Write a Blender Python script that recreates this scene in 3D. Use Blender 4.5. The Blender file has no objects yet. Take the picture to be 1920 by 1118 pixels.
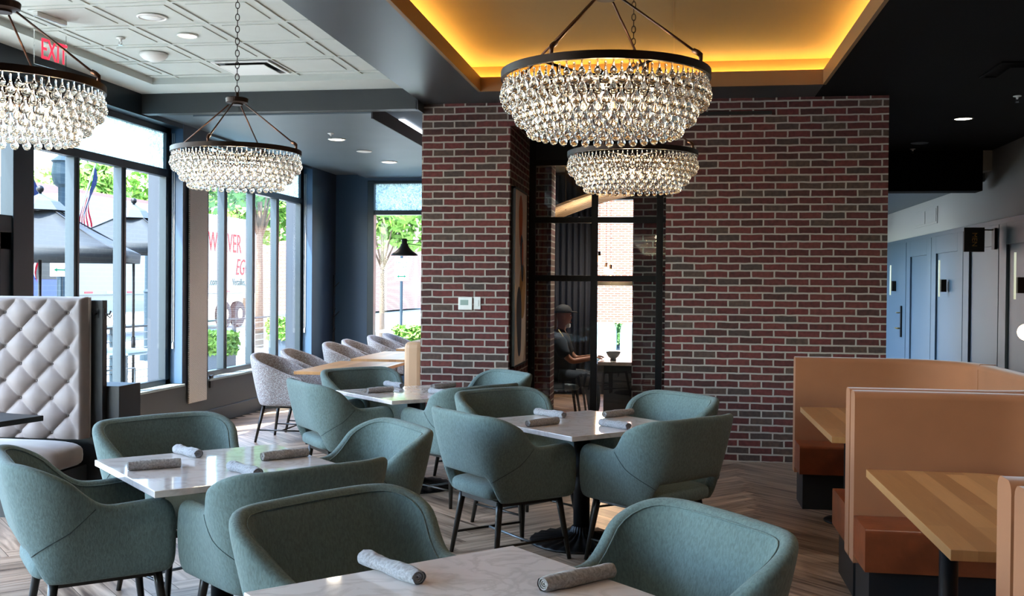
import bpy, math, random
from mathutils import Vector, Matrix, noise
from math import sin, cos, pi, radians, exp
random.seed(7)
SC = bpy.context.scene
COL = SC.collection

# ------------------------------------------------------------------ camera
F_PX, W_PX = 1950.0, 1920.0
yaw, pitch, roll = radians(8.9), -radians(0.65), 0.0085
fwd = Vector((-sin(yaw) * cos(pitch), cos(yaw) * cos(pitch), sin(pitch)))
r0 = Vector((cos(yaw), sin(yaw), 0)); u0 = r0.cross(fwd)
rgt = r0 * cos(roll) + u0 * sin(roll); upv = -r0 * sin(roll) + u0 * cos(roll)
cd = bpy.data.cameras.new('camera'); cam = bpy.data.objects.new('camera', cd); COL.objects.link(cam)
cd.sensor_width = 36.0; cd.sensor_fit = 'HORIZONTAL'; cd.lens = 36.0 * F_PX / W_PX
cd.clip_start = 0.05; cd.clip_end = 400
cam.matrix_world = Matrix(((rgt.x, upv.x, -fwd.x, 0), (rgt.y, upv.y, -fwd.y, 0), (rgt.z, upv.z, -fwd.z, 1.6), (0, 0, 0, 1)))
SC.camera = cam

# ------------------------------------------------------------------ world, sun, exposure
SKY_STRENGTH, SUN_STRENGTH, EXPOSURE = 1.6, 16.0, 1.0
wd = bpy.data.worlds.new('world'); SC.world = wd; wd.use_nodes = True
wn = wd.node_tree; wn.nodes.clear()
wo = wn.nodes.new('ShaderNodeOutputWorld'); wb = wn.nodes.new('ShaderNodeBackground'); sk = wn.nodes.new('ShaderNodeTexSky')
sk.sky_type = 'NISHITA'; sk.sun_disc = False; sk.sun_elevation = radians(58); sk.sun_rotation = radians(211)
sk.air_density = 1.0; sk.dust_density = 1.4; sk.ozone_density = 1.2
wb.inputs[1].default_value = SKY_STRENGTH
wn.links.new(sk.outputs[0], wb.inputs[0]); wn.links.new(wb.outputs[0], wo.inputs[0])
sl = bpy.data.lights.new('sun', 'SUN'); sun = bpy.data.objects.new('sun', sl); COL.objects.link(sun)
sl.energy = SUN_STRENGTH; sl.angle = radians(0.6); sl.color = (1.0, 0.95, 0.87)
sun.rotation_euler = Vector((0.273, 0.454, -0.848)).to_track_quat('-Z', 'Y').to_euler(); sun.location = (-20, -20, 30)
SC.view_settings.view_transform = 'Standard'; SC.view_settings.look = 'None'
SC.view_settings.exposure = EXPOSURE; SC.view_settings.gamma = 1.0; SC.view_settings.use_curve_mapping = False
cy = SC.cycles
cy.max_bounces = 10; cy.diffuse_bounces = 5; cy.glossy_bounces = 4; cy.transmission_bounces = 8; cy.transparent_max_bounces = 12
cy.caustics_reflective = False; cy.caustics_refractive = False; cy.sample_clamp_indirect = 6.0; cy.sample_clamp_direct = 0
cy.use_denoising = True; cy.use_adaptive_sampling = True; cy.adaptive_threshold = 0.02

# ------------------------------------------------------------------ materials
def srgb(h):
    h = h.lstrip('#'); v = [int(h[i:i + 2], 16) / 255 for i in (0, 2, 4)]
    return tuple(c / 12.92 if c <= .04045 else ((c + .055) / 1.055) ** 2.4 for c in v) + (1,)
MATS = {}
def nt_new(name):
    m = bpy.data.materials.new(name); m.use_nodes = True; MATS[name] = m
    return m, m.node_tree, m.node_tree.nodes['Principled BSDF']
def mat(name, col, rough=.5, metal=0., noise_s=0., noise_amt=.12, bump=0., bump_s=60., spec=.5, emit=None, es=0., sheen=0., coat=0.):
    m, t, b = nt_new(name)
    c = srgb(col) if isinstance(col, str) else col
    b.inputs['Base Color'].default_value = c; b.inputs['Roughness'].default_value = rough
    b.inputs['Metallic'].default_value = metal; b.inputs['Specular IOR Level'].default_value = spec
    if coat: b.inputs['Coat Weight'].default_value = coat; b.inputs['Coat Roughness'].default_value = .08
    if sheen: b.inputs['Sheen Weight'].default_value = sheen; b.inputs['Sheen Roughness'].default_value = .4
    if emit: b.inputs['Emission Color'].default_value = srgb(emit) if isinstance(emit, str) else emit; b.inputs['Emission Strength'].default_value = es
    tc = t.nodes.new('ShaderNodeTexCoord')
    if noise_s:
        n = t.nodes.new('ShaderNodeTexNoise'); n.inputs['Scale'].default_value = noise_s; n.inputs['Detail'].default_value = 3
        t.links.new(tc.outputs['Object'], n.inputs['Vector'])
        r = t.nodes.new('ShaderNodeValToRGB'); r.color_ramp.elements[0].position = .3; r.color_ramp.elements[1].position = .7
        r.color_ramp.elements[0].color = tuple(x * (1 - noise_amt) for x in c[:3]) + (1,)
        r.color_ramp.elements[1].color = tuple(min(1, x * (1 + noise_amt)) for x in c[:3]) + (1,)
        t.links.new(n.outputs['Fac'], r.inputs[0]); t.links.new(r.outputs[0], b.inputs['Base Color'])
    if bump:
        n2 = t.nodes.new('ShaderNodeTexNoise'); n2.inputs['Scale'].default_value = bump_s; n2.inputs['Detail'].default_value = 4
        t.links.new(tc.outputs['Object'], n2.inputs['Vector'])
        bp = t.nodes.new('ShaderNodeBump'); bp.inputs['Strength'].default_value = bump; bp.inputs['Distance'].default_value = .004
        t.links.new(n2.outputs['Fac'], bp.inputs['Height']); t.links.new(bp.outputs[0], b.inputs['Normal'])
    return m
def emis(name, col, s):
    return mat(name, col, 1.0, emit=col, es=s, spec=0)

mat('black_metal', '#1a1a1c', .42, .6); mat('black_paint', '#15181c', .45, bump=.1, bump_s=200)
mat('bronze', '#2c2320', .4, .85); mat('rod_brown', '#5a4238', .35, .9); mat('brass', '#8f7a4d', .3, 1.)
mat('chrome', '#c9c9cc', .15, 1.); mat('steel_grey', '#6b7075', .4, .7)
mat('white_paint', '#d9dcd8', .6); mat('white_plastic', '#e8e8e4', .4); mat('ceiling_white', '#c9cec9', .75, noise_s=6, noise_amt=.02)
mat('navy_paint', '#2f4a66', .42, bump=.12, bump_s=90); mat('navy_dark', '#1d2633', .5, bump=.1, bump_s=90)
mat('charcoal_paint', '#35393a', .5, bump=.1, bump_s=120); mat('soffit_grey', '#2b3033', .38, noise_s=1.2, noise_amt=.1)
mat('lower_ceiling', '#56626a', .5, noise_s=1.5, noise_amt=.08); mat('black_ceiling', '#08080a', .9, spec=.15)
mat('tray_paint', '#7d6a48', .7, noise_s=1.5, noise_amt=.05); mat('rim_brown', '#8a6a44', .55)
mat('frame_dark', '#16222a', .35, .3); mat('frame_alu', '#2c3840', .45, .3); mat('sill_stone', '#8c9a9c', .16, noise_s=8)
mat('hall_blue', '#4c6172', .4, bump=.08, bump_s=60); mat('hall_white', '#b9bcb9', .6)
mat('taupe_wood', '#b99467', .5); mat('leather', '#7c3d22', .33, noise_s=7, noise_amt=.28, bump=.25, bump_s=45, coat=.1)
mat('booth_fabric', '#99603c', .8, noise_s=3, noise_amt=.08, bump=.06, bump_s=300, sheen=.35)
mat('velvet_beige', '#6f6562', .62, noise_s=4.5, noise_amt=.16, sheen=.5); mat('button', '#6e6765', .6)
mat('chair_leg', '#16130f', .35, noise_s=20); mat('tan_vinyl', '#c29a78', .5, noise_s=3, noise_amt=.05)
mat('concrete', '#a5a39d', .85, noise_s=2, noise_amt=.08); mat('asphalt', '#85888a', .9, noise_s=3); mat('curb', '#d2d0c8', .85)
mat('seam_dark', '#2c3a3a', .9)
mat('trailer_white', '#8a918f', .5, spec=.1); mat('tire', '#202124', .8); mat('blue_paint', '#123a80', .4); mat('red_paint', '#c02a33', .5)
mat('letter_red', '#8f0f1c', .6, spec=.1); mat('letter_teal', '#1b4a48', .6, spec=.1); mat('letter_green', '#0a4a36', .6, spec=.1)
mat('umbrella_cloth', '#1c2329', .8); mat('umbrella_light', '#39434a', .8); mat('leaf_green', '#6f9a3c', .7, noise_s=3, noise_amt=.35); mat('leaf_dark', '#4e7a3e', .7, noise_s=3, noise_amt=.35)
mat('bark', '#5b4a3c', .9); mat('planter_dark', '#2c3a48', .6); mat('mesh_seat', '#9fb3b8', .7, spec=.1); mat('lamppost', '#26333c', .5, spec=.1)
mat('flag_blue', '#152040', .8, spec=.1); mat('flag_white', '#b5b5ba', .8, spec=.1); mat('flag_red', '#780c18', .8, spec=.1)
mat('roof_brown', '#96706a', .8); mat('skin', '#a06a52', .55); mat('shirt_dark', '#1d2a38', .85); mat('cap_black', '#121316', .8)
mat('strap_cream', '#b8a878', .7); mat('hair', '#8a6b4a', .7); mat('curtain', '#1e2c48', .9); mat('ceramic_grey', '#5c6264', .3)
mat('teal_vinyl', '#2e4a58', .5); mat('canvas', '#e2cfba', .8); mat('art_orange', '#b9572c', .8); mat('art_navy', '#252c40', .8)
mat('art_ochre', '#b88a4a', .8); mat('art_cream', '#d8c8b0', .8); mat('lcd', '#8fa59c', .3)
mat('globe', '#f4f4f0', .3); mat('perf_dark', '#51505a', .5)
emis('led_disc', '#fff0d8', 8); emis('led_cool', '#eef4ff', 6); emis('cove_led', (1.0, .50, .09, 1), 60)
emis('bulb', (1.0, .72, .38, 1), 20); emis('exit_red', (1.0, .03, .06, 1), 1.0); emis('sconce_tube', '#dfe8d0', .32); emis('warm_globe', (1., .75, .45, 1), 6)
emis('filament', (1., .42, .12, 1), 6)

# quartz table top
m, t, b = nt_new('quartz'); b.inputs['Roughness'].default_value = .07; b.inputs['Coat Weight'].default_value = .3
tc = t.nodes.new('ShaderNodeTexCoord'); n = t.nodes.new('ShaderNodeTexNoise'); n.inputs['Scale'].default_value = 5; n.inputs['Detail'].default_value = 8; n.inputs['Distortion'].default_value = 1.2
r = t.nodes.new('ShaderNodeValToRGB'); e = r.color_ramp.elements
e[0].position = .44; e[0].color = srgb('#ddd4d0'); e[1].position = .56; e[1].color = srgb('#ddd4d0'); x = e.new(.5); x.color = srgb('#cdc3be')
t.links.new(tc.outputs['Object'], n.inputs['Vector']); t.links.new(n.outputs['Fac'], r.inputs[0]); t.links.new(r.outputs[0], b.inputs['Base Color'])

# woven fabrics
def fabric(name, c0, c1, scale_xyz, bump=.5, sc=60, speck=None, sheen=.2):
    m, t, b = nt_new(name); b.inputs['Roughness'].default_value = .9; b.inputs['Specular IOR Level'].default_value = .2
    b.inputs['Sheen Weight'].default_value = sheen; b.inputs['Sheen Roughness'].default_value = .5
    tc = t.nodes.new('ShaderNodeTexCoord'); mp = t.nodes.new('ShaderNodeMapping'); mp.inputs['Scale'].default_value = scale_xyz
    n = t.nodes.new('ShaderNodeTexNoise'); n.inputs['Scale'].default_value = sc; n.inputs['Detail'].default_value = 5; n.inputs['Distortion'].default_value = .6
    r = t.nodes.new('ShaderNodeValToRGB'); r.color_ramp.elements[0].position = .35; r.color_ramp.elements[1].position = .65
    r.color_ramp.elements[0].color = srgb(c0); r.color_ramp.elements[1].color = srgb(c1)
    if speck:
        q = r.color_ramp.elements.new(.5); q.color = srgb(speck)
    bp = t.nodes.new('ShaderNodeBump'); bp.inputs['Strength'].default_value = bump; bp.inputs['Distance'].default_value = .003
    L = t.links.new; L(tc.outputs['Object'], mp.inputs[0]); L(mp.outputs[0], n.inputs['Vector']); L(n.outputs['Fac'], r.inputs[0])
    L(r.outputs[0], b.inputs['Base Color']); L(n.outputs['Fac'], bp.inputs['Height']); L(bp.outputs[0], b.inputs['Normal'])
    return m
fabric('teal_fabric', '#596867', '#697b79', (1, 1, .4), .55, 130, sheen=.1)
fabric('tweed_fabric', '#6f6a6c', '#a9aeb0', (1, 1, 1), .4, 95, '#8b7f7c')
fabric('linen_grey', '#7d7876', '#a39d9a', (.6, 2.2, 2.2), .5, 60)
fabric('linen_light', '#807f82', '#a3a3a8', (.6, 2.2, 2.2), .5, 60)

# brick
def brick_mat(name, axis, dark=1.0):
    m, t, b = nt_new(name); L = t.links.new
    tc = t.nodes.new('ShaderNodeTexCoord'); sx = t.nodes.new('ShaderNodeSeparateXYZ'); cb = t.nodes.new('ShaderNodeCombineXYZ')
    L(tc.outputs['Object'], sx.inputs[0]); L(sx.outputs[axis], cb.inputs[0]); L(sx.outputs[2], cb.inputs[1])
    nz = t.nodes.new('ShaderNodeTexNoise'); nz.inputs['Scale'].default_value = 9; nz.inputs['Detail'].default_value = 3; L(cb.outputs[0], nz.inputs['Vector'])
    sb = t.nodes.new('ShaderNodeVectorMath'); sb.operation = 'SUBTRACT'; sb.inputs[1].default_value = (.5, .5, .5); L(nz.outputs['Color'], sb.inputs[0])
    scl = t.nodes.new('ShaderNodeVectorMath'); scl.operation = 'SCALE'; scl.inputs['Scale'].default_value = .012; L(sb.outputs[0], scl.inputs[0])
    ad = t.nodes.new('ShaderNodeVectorMath'); L(cb.outputs[0], ad.inputs[0]); L(scl.outputs[0], ad.inputs[1])
    ad2 = t.nodes.new('ShaderNodeVectorMath'); ad2.inputs[1].default_value = (2.42 + 4.15, .0, 0); L(ad.outputs[0], ad2.inputs[0])
    br = t.nodes.new('ShaderNodeTexBrick'); br.offset = .5; br.inputs['Scale'].default_value = 1
    br.inputs['Brick Width'].default_value = .2075; br.inputs['Row Height'].default_value = .0677
    br.inputs['Mortar Size'].default_value = .0085; br.inputs['Mortar Smooth'].default_value = .25; br.inputs['Bias'].default_value = 0
    br.inputs['Color1'].default_value = (0, 0, 0, 1); br.inputs['Color2'].default_value = (1, 1, 1, 1); br.inputs['Mortar'].default_value = (.5, .5, .5, 1)
    L(ad2.outputs[0], br.inputs['Vector'])
    rp = t.nodes.new('ShaderNodeValToRGB'); rp.color_ramp.interpolation = 'CONSTANT'; e = rp.color_ramp.elements
    cols = ['#572826', '#6a302d', '#4d2b27', '#574239', '#6c3530', '#5d2b29', '#4b3b36', '#63312e']
    e[0].position = 0; e[0].color = srgb(cols[0]); e[1].position = .14; e[1].color = srgb(cols[1])
    for i, p in enumerate((.3, .42, .54, .66, .8, .88)):
        q = e.new(p); q.color = srgb(cols[i + 2])
    L(br.outputs['Color'], rp.inputs[0])
    n2 = t.nodes.new('ShaderNodeTexNoise'); n2.inputs['Scale'].default_value = 28; n2.inputs['Detail'].default_value = 5; L(ad2.outputs[0], n2.inputs['Vector'])
    mr = t.nodes.new('ShaderNodeMapRange'); mr.inputs[1].default_value = .3; mr.inputs[2].default_value = .7; mr.inputs[3].default_value = .6; mr.inputs[4].default_value = 1.05
    L(n2.outputs['Fac'], mr.inputs[0])
    hs = t.nodes.new('ShaderNodeHueSaturation'); hs.inputs['Saturation'].default_value = 1.0; L(rp.outputs[0], hs.inputs['Color']); L(mr.outputs[0], hs.inputs['Value'])
    mx = t.nodes.new('ShaderNodeMixRGB'); mx.inputs['Color2'].default_value = srgb('#a79e94'); L(br.outputs['Fac'], mx.inputs['Fac']); L(hs.outputs[0], mx.inputs['Color1'])
    L(mx.outputs[0], b.inputs['Base Color']); b.inputs['Roughness'].default_value = .85
    iv = t.nodes.new('ShaderNodeMath'); iv.operation = 'MULTIPLY_ADD'; iv.inputs[1].default_value = -1; L(br.outputs['Fac'], iv.inputs[0])
    ml = t.nodes.new('ShaderNodeMath'); ml.operation = 'MULTIPLY'; ml.inputs[1].default_value = .35; L(n2.outputs['Fac'], ml.inputs[0]); L(ml.outputs[0], iv.inputs[2])
    bp = t.nodes.new('ShaderNodeBump'); bp.inputs['Distance'].default_value = .006; bp.inputs['Strength'].default_value = .8
    L(iv.outputs[0], bp.inputs['Height']); L(bp.outputs[0], b.inputs['Normal'])
    return m
brick_mat('brick_x', 0); brick_mat('brick_y', 1)
def simple_brick(name, c, w=.22, h=.075):
    m, t, b = nt_new(name); L = t.links.new; tc = t.nodes.new('ShaderNodeTexCoord'); sx = t.nodes.new('ShaderNodeSeparateXYZ'); cb = t.nodes.new('ShaderNodeCombineXYZ')
    ad = t.nodes.new('ShaderNodeMath'); L(tc.outputs['Object'], sx.inputs[0]); L(sx.outputs[0], ad.inputs[0]); L(sx.outputs[1], ad.inputs[1]); L(ad.outputs[0], cb.inputs[0]); L(sx.outputs[2], cb.inputs[1])
    br = t.nodes.new('ShaderNodeTexBrick'); br.inputs['Scale'].default_value = 1; br.inputs['Brick Width'].default_value = w; br.inputs['Row Height'].default_value = h; br.inputs['Mortar Size'].default_value = .01
    br.inputs['Color1'].default_value = srgb(c); br.inputs['Color2'].default_value = tuple(v * .75 for v in srgb(c)[:3]) + (1,); br.inputs['Mortar'].default_value = srgb('#cbb8a8')
    L(cb.outputs[0], br.inputs['Vector']); L(br.outputs['Color'], b.inputs['Base Color']); b.inputs['Roughness'].default_value = .9
simple_brick('street_brick', '#8f4a38')

# floor planks: per-plank random from a colour attribute, grain along the UV
m, t, b = nt_new('floor_plank'); L = t.links.new
at = t.nodes.new('ShaderNodeAttribute'); at.attribute_name = 'rnd'
uv = t.nodes.new('ShaderNodeUVMap'); mp = t.nodes.new('ShaderNodeMapping'); mp.inputs['Scale'].default_value = (1.6, 22, 1); L(uv.outputs[0], mp.inputs[0])
sc_ = t.nodes.new('ShaderNodeVectorMath'); sc_.operation = 'SCALE'; sc_.inputs['Scale'].default_value = 37; L(at.outputs['Color'], sc_.inputs[0])
ad = t.nodes.new('ShaderNodeVectorMath'); L(mp.outputs[0], ad.inputs[0]); L(sc_.outputs[0], ad.inputs[1])
n = t.nodes.new('ShaderNodeTexNoise'); n.inputs['Scale'].default_value = 1.0; n.inputs['Detail'].default_value = 6; n.inputs['Distortion'].default_value = .5; L(ad.outputs[0], n.inputs['Vector'])
r = t.nodes.new('ShaderNodeValToRGB'); e = r.color_ramp.elements; e[0].position = .3; e[0].color = srgb('#574438'); e[1].position = .7; e[1].color = srgb('#c9b29e')
q = e.new(.46); q.color = srgb('#9c8572'); L(n.outputs['Fac'], r.inputs[0])
mr = t.nodes.new('ShaderNodeMapRange'); mr.inputs[3].default_value = .7; mr.inputs[4].default_value = 1.25; L(at.outputs['Fac'], mr.inputs[0])
hs = t.nodes.new('ShaderNodeHueSaturation'); L(r.outputs[0], hs.inputs['Color']); L(mr.outputs[0], hs.inputs['Value']); L(hs.outputs[0], b.inputs['Base Color'])
b.inputs['Roughness'].default_value = .34; bp = t.nodes.new('ShaderNodeBump'); bp.inputs['Distance'].default_value = .001; bp.inputs['Strength'].default_value = .4
L(n.outputs['Fac'], bp.inputs['Height']); L(bp.outputs[0], b.inputs['Normal'])
mat('grout', '#4a433d', .9)

# butcher block: strips along local Y
m, t, b = nt_new('butcher_block'); L = t.links.new; tc = t.nodes.new('ShaderNodeTexCoord'); sx = t.nodes.new('ShaderNodeSeparateXYZ'); L(tc.outputs['Object'], sx.inputs[0])
cb = t.nodes.new('ShaderNodeCombineXYZ'); L(sx.outputs[1], cb.inputs[0]); L(sx.outputs[0], cb.inputs[1])
br = t.nodes.new('ShaderNodeTexBrick'); br.inputs['Scale'].default_value = 1; br.inputs['Brick Width'].default_value = 1.1; br.inputs['Row Height'].default_value = .085; br.inputs['Mortar Size'].default_value = .0006; br.offset = .37
br.inputs['Color1'].default_value = (0, 0, 0, 1); br.inputs['Color2'].default_value = (1, 1, 1, 1); br.inputs['Mortar'].default_value = (.3, .3, .3, 1); L(cb.outputs[0], br.inputs['Vector'])
mp = t.nodes.new('ShaderNodeMapping'); mp.inputs['Scale'].default_value = (3, 30, 1); L(cb.outputs[0], mp.inputs[0])
n = t.nodes.new('ShaderNodeTexNoise'); n.inputs['Scale'].default_value = 1.2; n.inputs['Detail'].default_value = 5; n.inputs['Distortion'].default_value = 1; L(mp.outputs[0], n.inputs['Vector'])
mx = t.nodes.new('ShaderNodeMath'); mx.operation = 'MULTIPLY_ADD'; mx.inputs[1].default_value = .35; L(n.outputs['Fac'], mx.inputs[0])
m2 = t.nodes.new('ShaderNodeMath'); m2.operation = 'MULTIPLY'; m2.inputs[1].default_value = .65; L(br.outputs['Color'], m2.inputs[0]); L(m2.outputs[0], mx.inputs[2])
r = t.nodes.new('ShaderNodeValToRGB'); e = r.color_ramp.elements; e[0].position = .1; e[0].color = srgb('#95653c'); e[1].position = .85; e[1].color = srgb('#c6935f')
L(mx.outputs[0], r.inputs[0]); L(r.outputs[0], b.inputs['Base Color']); b.inputs['Roughness'].default_value = .35

# perforated grille (woven pattern)
m, t, b = nt_new('woven_metal'); L = t.links.new; tc = t.nodes.new('ShaderNodeTexCoord'); mp = t.nodes.new('ShaderNodeMapping'); mp.inputs['Scale'].default_value = (1, 24, 24); L(tc.outputs['Object'], mp.inputs[0])
ck = t.nodes.new('ShaderNodeTexWave'); ck.bands_direction = 'DIAGONAL'; ck.inputs['Scale'].default_value = 1.2; ck.inputs['Distortion'].default_value = 2.5; L(mp.outputs[0], ck.inputs['Vector'])
r = t.nodes.new('ShaderNodeValToRGB'); r.color_ramp.elements[0].color = srgb('#827d7c'); r.color_ramp.elements[1].color = srgb('#cbc8c0'); L(ck.outputs['Fac'], r.inputs[0]); L(r.outputs[0], b.inputs['Base Color'])
b.inputs['Metallic'].default_value = .2; b.inputs['Roughness'].default_value = .5
bp = t.nodes.new('ShaderNodeBump'); bp.inputs['Distance'].default_value = .004; L(ck.outputs['Fac'], bp.inputs['Height']); L(bp.outputs[0], b.inputs['Normal'])

# panes
def pane_mat(name, tint, refl=1.0):
    m = bpy.data.materials.new(name); m.use_nodes = True; MATS[name] = m; t = m.node_tree; t.nodes.clear(); L = t.links.new
    o = t.nodes.new('ShaderNodeOutputMaterial'); tr = t.nodes.new('ShaderNodeBsdfTransparent'); tr.inputs[0].default_value = tint
    g = t.nodes.new('ShaderNodeBsdfGlossy'); g.inputs['Roughness'].default_value = .0
    fr = t.nodes.new('ShaderNodeLayerWeight'); fr.inputs[0].default_value = .5
    pw_ = t.nodes.new('ShaderNodeMath'); pw_.operation = 'POWER'; pw_.inputs[1].default_value = 5; L(fr.outputs['Facing'], pw_.inputs[0])
    mu = t.nodes.new('ShaderNodeMath'); mu.operation = 'MULTIPLY_ADD'; mu.inputs[1].default_value = .9 * refl; mu.inputs[2].default_value = .045 * refl; mu.use_clamp = True; L(pw_.outputs[0], mu.inputs[0])
    mx = t.nodes.new('ShaderNodeMixShader'); L(mu.outputs[0], mx.inputs[0]); L(tr.outputs[0], mx.inputs[1]); L(g.outputs[0], mx.inputs[2]); L(mx.outputs[0], o.inputs[0])
pane_mat('window_glass', (.93, .97, .97, 1), .4); pane_mat('partition_glass', (.94, .96, .97, 1), 1.4)
m = bpy.data.materials.new('patterned_film'); m.use_nodes = True; MATS['patterned_film'] = m; t = m.node_tree; t.nodes.clear(); L = t.links.new
o = t.nodes.new('ShaderNodeOutputMaterial'); tr = t.nodes.new('ShaderNodeBsdfTransparent'); tr.inputs[0].default_value = (.30, .38, .40, 1)
tl = t.nodes.new('ShaderNodeBsdfTranslucent'); tl.inputs[0].default_value = (.60, .74, .76, 1)
tc = t.nodes.new('ShaderNodeTexCoord'); vo = t.nodes.new('ShaderNodeTexNoise'); vo.inputs['Scale'].default_value = 26; vo.inputs['Detail'].default_value = 3; vo.inputs['Distortion'].default_value = 2.2; L(tc.outputs['Object'], vo.inputs['Vector'])
r = t.nodes.new('ShaderNodeValToRGB'); r.color_ramp.elements[0].position = .44; r.color_ramp.elements[0].color = (.3, .3, .3, 1); r.color_ramp.elements[1].position = .56; r.color_ramp.elements[1].color = (.95, .95, .95, 1)
L(vo.outputs['Fac'], r.inputs[0]); mx = t.nodes.new('ShaderNodeMixShader'); L(r.outputs[0], mx.inputs[0]); L(tr.outputs[0], mx.inputs[1]); L(tl.outputs[0], mx.inputs[2]); L(mx.outputs[0], o.inputs[0])
# crystal
m, t, b = nt_new('crystal'); b.inputs['Base Color'].default_value = (1, .965, .90, 1); b.inputs['Roughness'].default_value = .0; b.inputs['Transmission Weight'].default_value = 1; b.inputs['IOR'].default_value = 1.5
m, t, b = nt_new('clear_acrylic'); b.inputs['Base Color'].default_value = (.95, .95, .95, 1); b.inputs['Roughness'].default_value = .05; b.inputs['Transmission Weight'].default_value = 1; b.inputs['IOR'].default_value = 1.15

# ------------------------------------------------------------------ mesh helpers
class MB:
    def __init__(s): s.v = []; s.f = []
    def add(s, vs, fs):
        o = len(s.v); s.v += [tuple(v) for v in vs]; s.f += [tuple(i + o for i in f) for f in fs]; return s
    def box(s, x0, x1, y0, y1, z0, z1):
        return s.add([(x0, y0, z0), (x1, y0, z0), (x1, y1, z0), (x0, y1, z0), (x0, y0, z1), (x1, y0, z1), (x1, y1, z1), (x0, y1, z1)],
                     [(0, 3, 2, 1), (4, 5, 6, 7), (0, 1, 5, 4), (1, 2, 6, 5), (2, 3, 7, 6), (3, 0, 4, 7)])
    def tube(s, pts, r, n=8, closed=False, caps=True):
        pts = [Vector(p) for p in pts]; k = len(pts); rs = r if isinstance(r, (list, tuple)) else [r] * k
        vs = []; up = None
        for i, p in enumerate(pts):
            a = pts[(i - 1) % k] if (i or closed) else p; c = pts[(i + 1) % k] if (i < k - 1 or closed) else p
            d = (c - a).normalized()
            if up is None:
                up = Vector((0, 0, 1)) if abs(d.z) < .9 else Vector((1, 0, 0))
            x = up.cross(d).normalized(); y = d.cross(x); up = y if abs(y.dot(up)) > .2 else up
            vs += [p + (x * cos(2 * pi * j / n) + y * sin(2 * pi * j / n)) * rs[i] for j in range(n)]
        fs = []
        for i in range(k if closed else k - 1):
            b0, b1 = i * n, ((i + 1) % k) * n
            fs += [(b0 + j, b0 + (j + 1) % n, b1 + (j + 1) % n, b1 + j) for j in range(n)]
        if caps and not closed: fs += [tuple(range(n))[::-1], tuple(range((k - 1) * n, k * n))]
        return s.add(vs, fs)
    def lathe(s, prof, c=(0, 0, 0), n=24):
        vs = []; fs = []; k = len(prof)
        for r, z in prof:
            vs += [(c[0] + r * cos(2 * pi * j / n), c[1] + r * sin(2 * pi * j / n), c[2] + z) for j in range(n)]
        for i in range(k - 1):
            fs += [(i * n + j, i * n + (j + 1) % n, (i + 1) * n + (j + 1) % n, (i + 1) * n + j) for j in range(n)]
        if prof[0][0] > 1e-6: fs.append(tuple(range(n))[::-1])
        if prof[-1][0] > 1e-6: fs.append(tuple(range((k - 1) * n, k * n)))
        return s.add(vs, fs)
    def prism(s, poly, z0, z1):
        n = len(poly); vs = [(x, y, z0) for x, y in poly] + [(x, y, z1) for x, y in poly]
        return s.add(vs, [tuple(range(n))[::-1], tuple(range(n, 2 * n))] + [(i, (i + 1) % n, n + (i + 1) % n, n + i) for i in range(n)])
    def grid(s, P, closed_u=False, closed_v=False, flip=False):
        nu, nv = len(P), len(P[0]); vs = [p for row in P for p in row]; fs = []
        for i in range(nu if closed_u else nu - 1):
            for j in range(nv if closed_v else nv - 1):
                q = (i * nv + j, i * nv + (j + 1) % nv, ((i + 1) % nu) * nv + (j + 1) % nv, ((i + 1) % nu) * nv + j)
                fs.append(q[::-1] if flip else q)
        return s.add(vs, fs)
    def mesh(s, name, material, smooth=True):
        me = bpy.data.meshes.new(name); me.from_pydata(s.v, [], s.f); me.update()
        if material: me.materials.append(MATS[material])
        if smooth: me.polygons.foreach_set('use_smooth', [True] * len(me.polygons))
        return me
    def obj(s, name, material, parent=None, smooth=None, bevel=0, sub=0, loc=None, auto=True):
        me = s.mesh(name, material, bool(smooth) or sub > 0 or (smooth is None and len(s.f) > 6 and False))
        o = bpy.data.objects.new(name, me); COL.objects.link(o)
        if auto == 'sharp': me.polygons.foreach_set('use_smooth', [True] * len(me.polygons)); me.set_sharp_from_angle(angle=radians(38))
        if bevel:
            md = o.modifiers.new('bevel', 'BEVEL'); md.width = bevel; md.segments = 3; md.limit_method = 'ANGLE'; md.angle_limit = radians(50)
            md.harden_normals = False
        if sub:
            md = o.modifiers.new('sub', 'SUBSURF'); md.levels = sub; md.render_levels = sub
        if parent: o.parent = parent
        if loc: o.location = loc
        return o
def B(x0, x1, y0, y1, z0, z1): return MB().box(x0, x1, y0, y1, z0, z1)
def tag(o, label, cat, group=None, kind=None):
    o['label'] = label; o['category'] = cat
    if group: o['group'] = group
    if kind: o['kind'] = kind
    return o
def thing(name, label, cat, loc=(0, 0, 0), rz=0., group=None):
    o = bpy.data.objects.new(name, None); COL.objects.link(o); o.empty_display_size = .1
    o.location = loc; o.rotation_euler = (0, 0, rz); return tag(o, label, cat, group)
def struct(name, mb, material, parent=None, **k):
    o = mb.obj(name, material, parent, **k)
    if parent is None: o['kind'] = 'structure'
    return o
def sroot(name):
    o = bpy.data.objects.new(name, None); COL.objects.link(o); o['kind'] = 'structure'; return o
def dup(root, loc, rz, label, group=None):
    def cp(o, par):
        c = o.copy(); COL.objects.link(c)
        if par: c.parent = par
        for ch in [x for x in list(o.children)]: cp(ch, c)
        return c
    c = cp(root, None); c.location = loc; c.rotation_euler = (0, 0, rz); c['label'] = label
    if group: c['group'] = group
    return c
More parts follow.
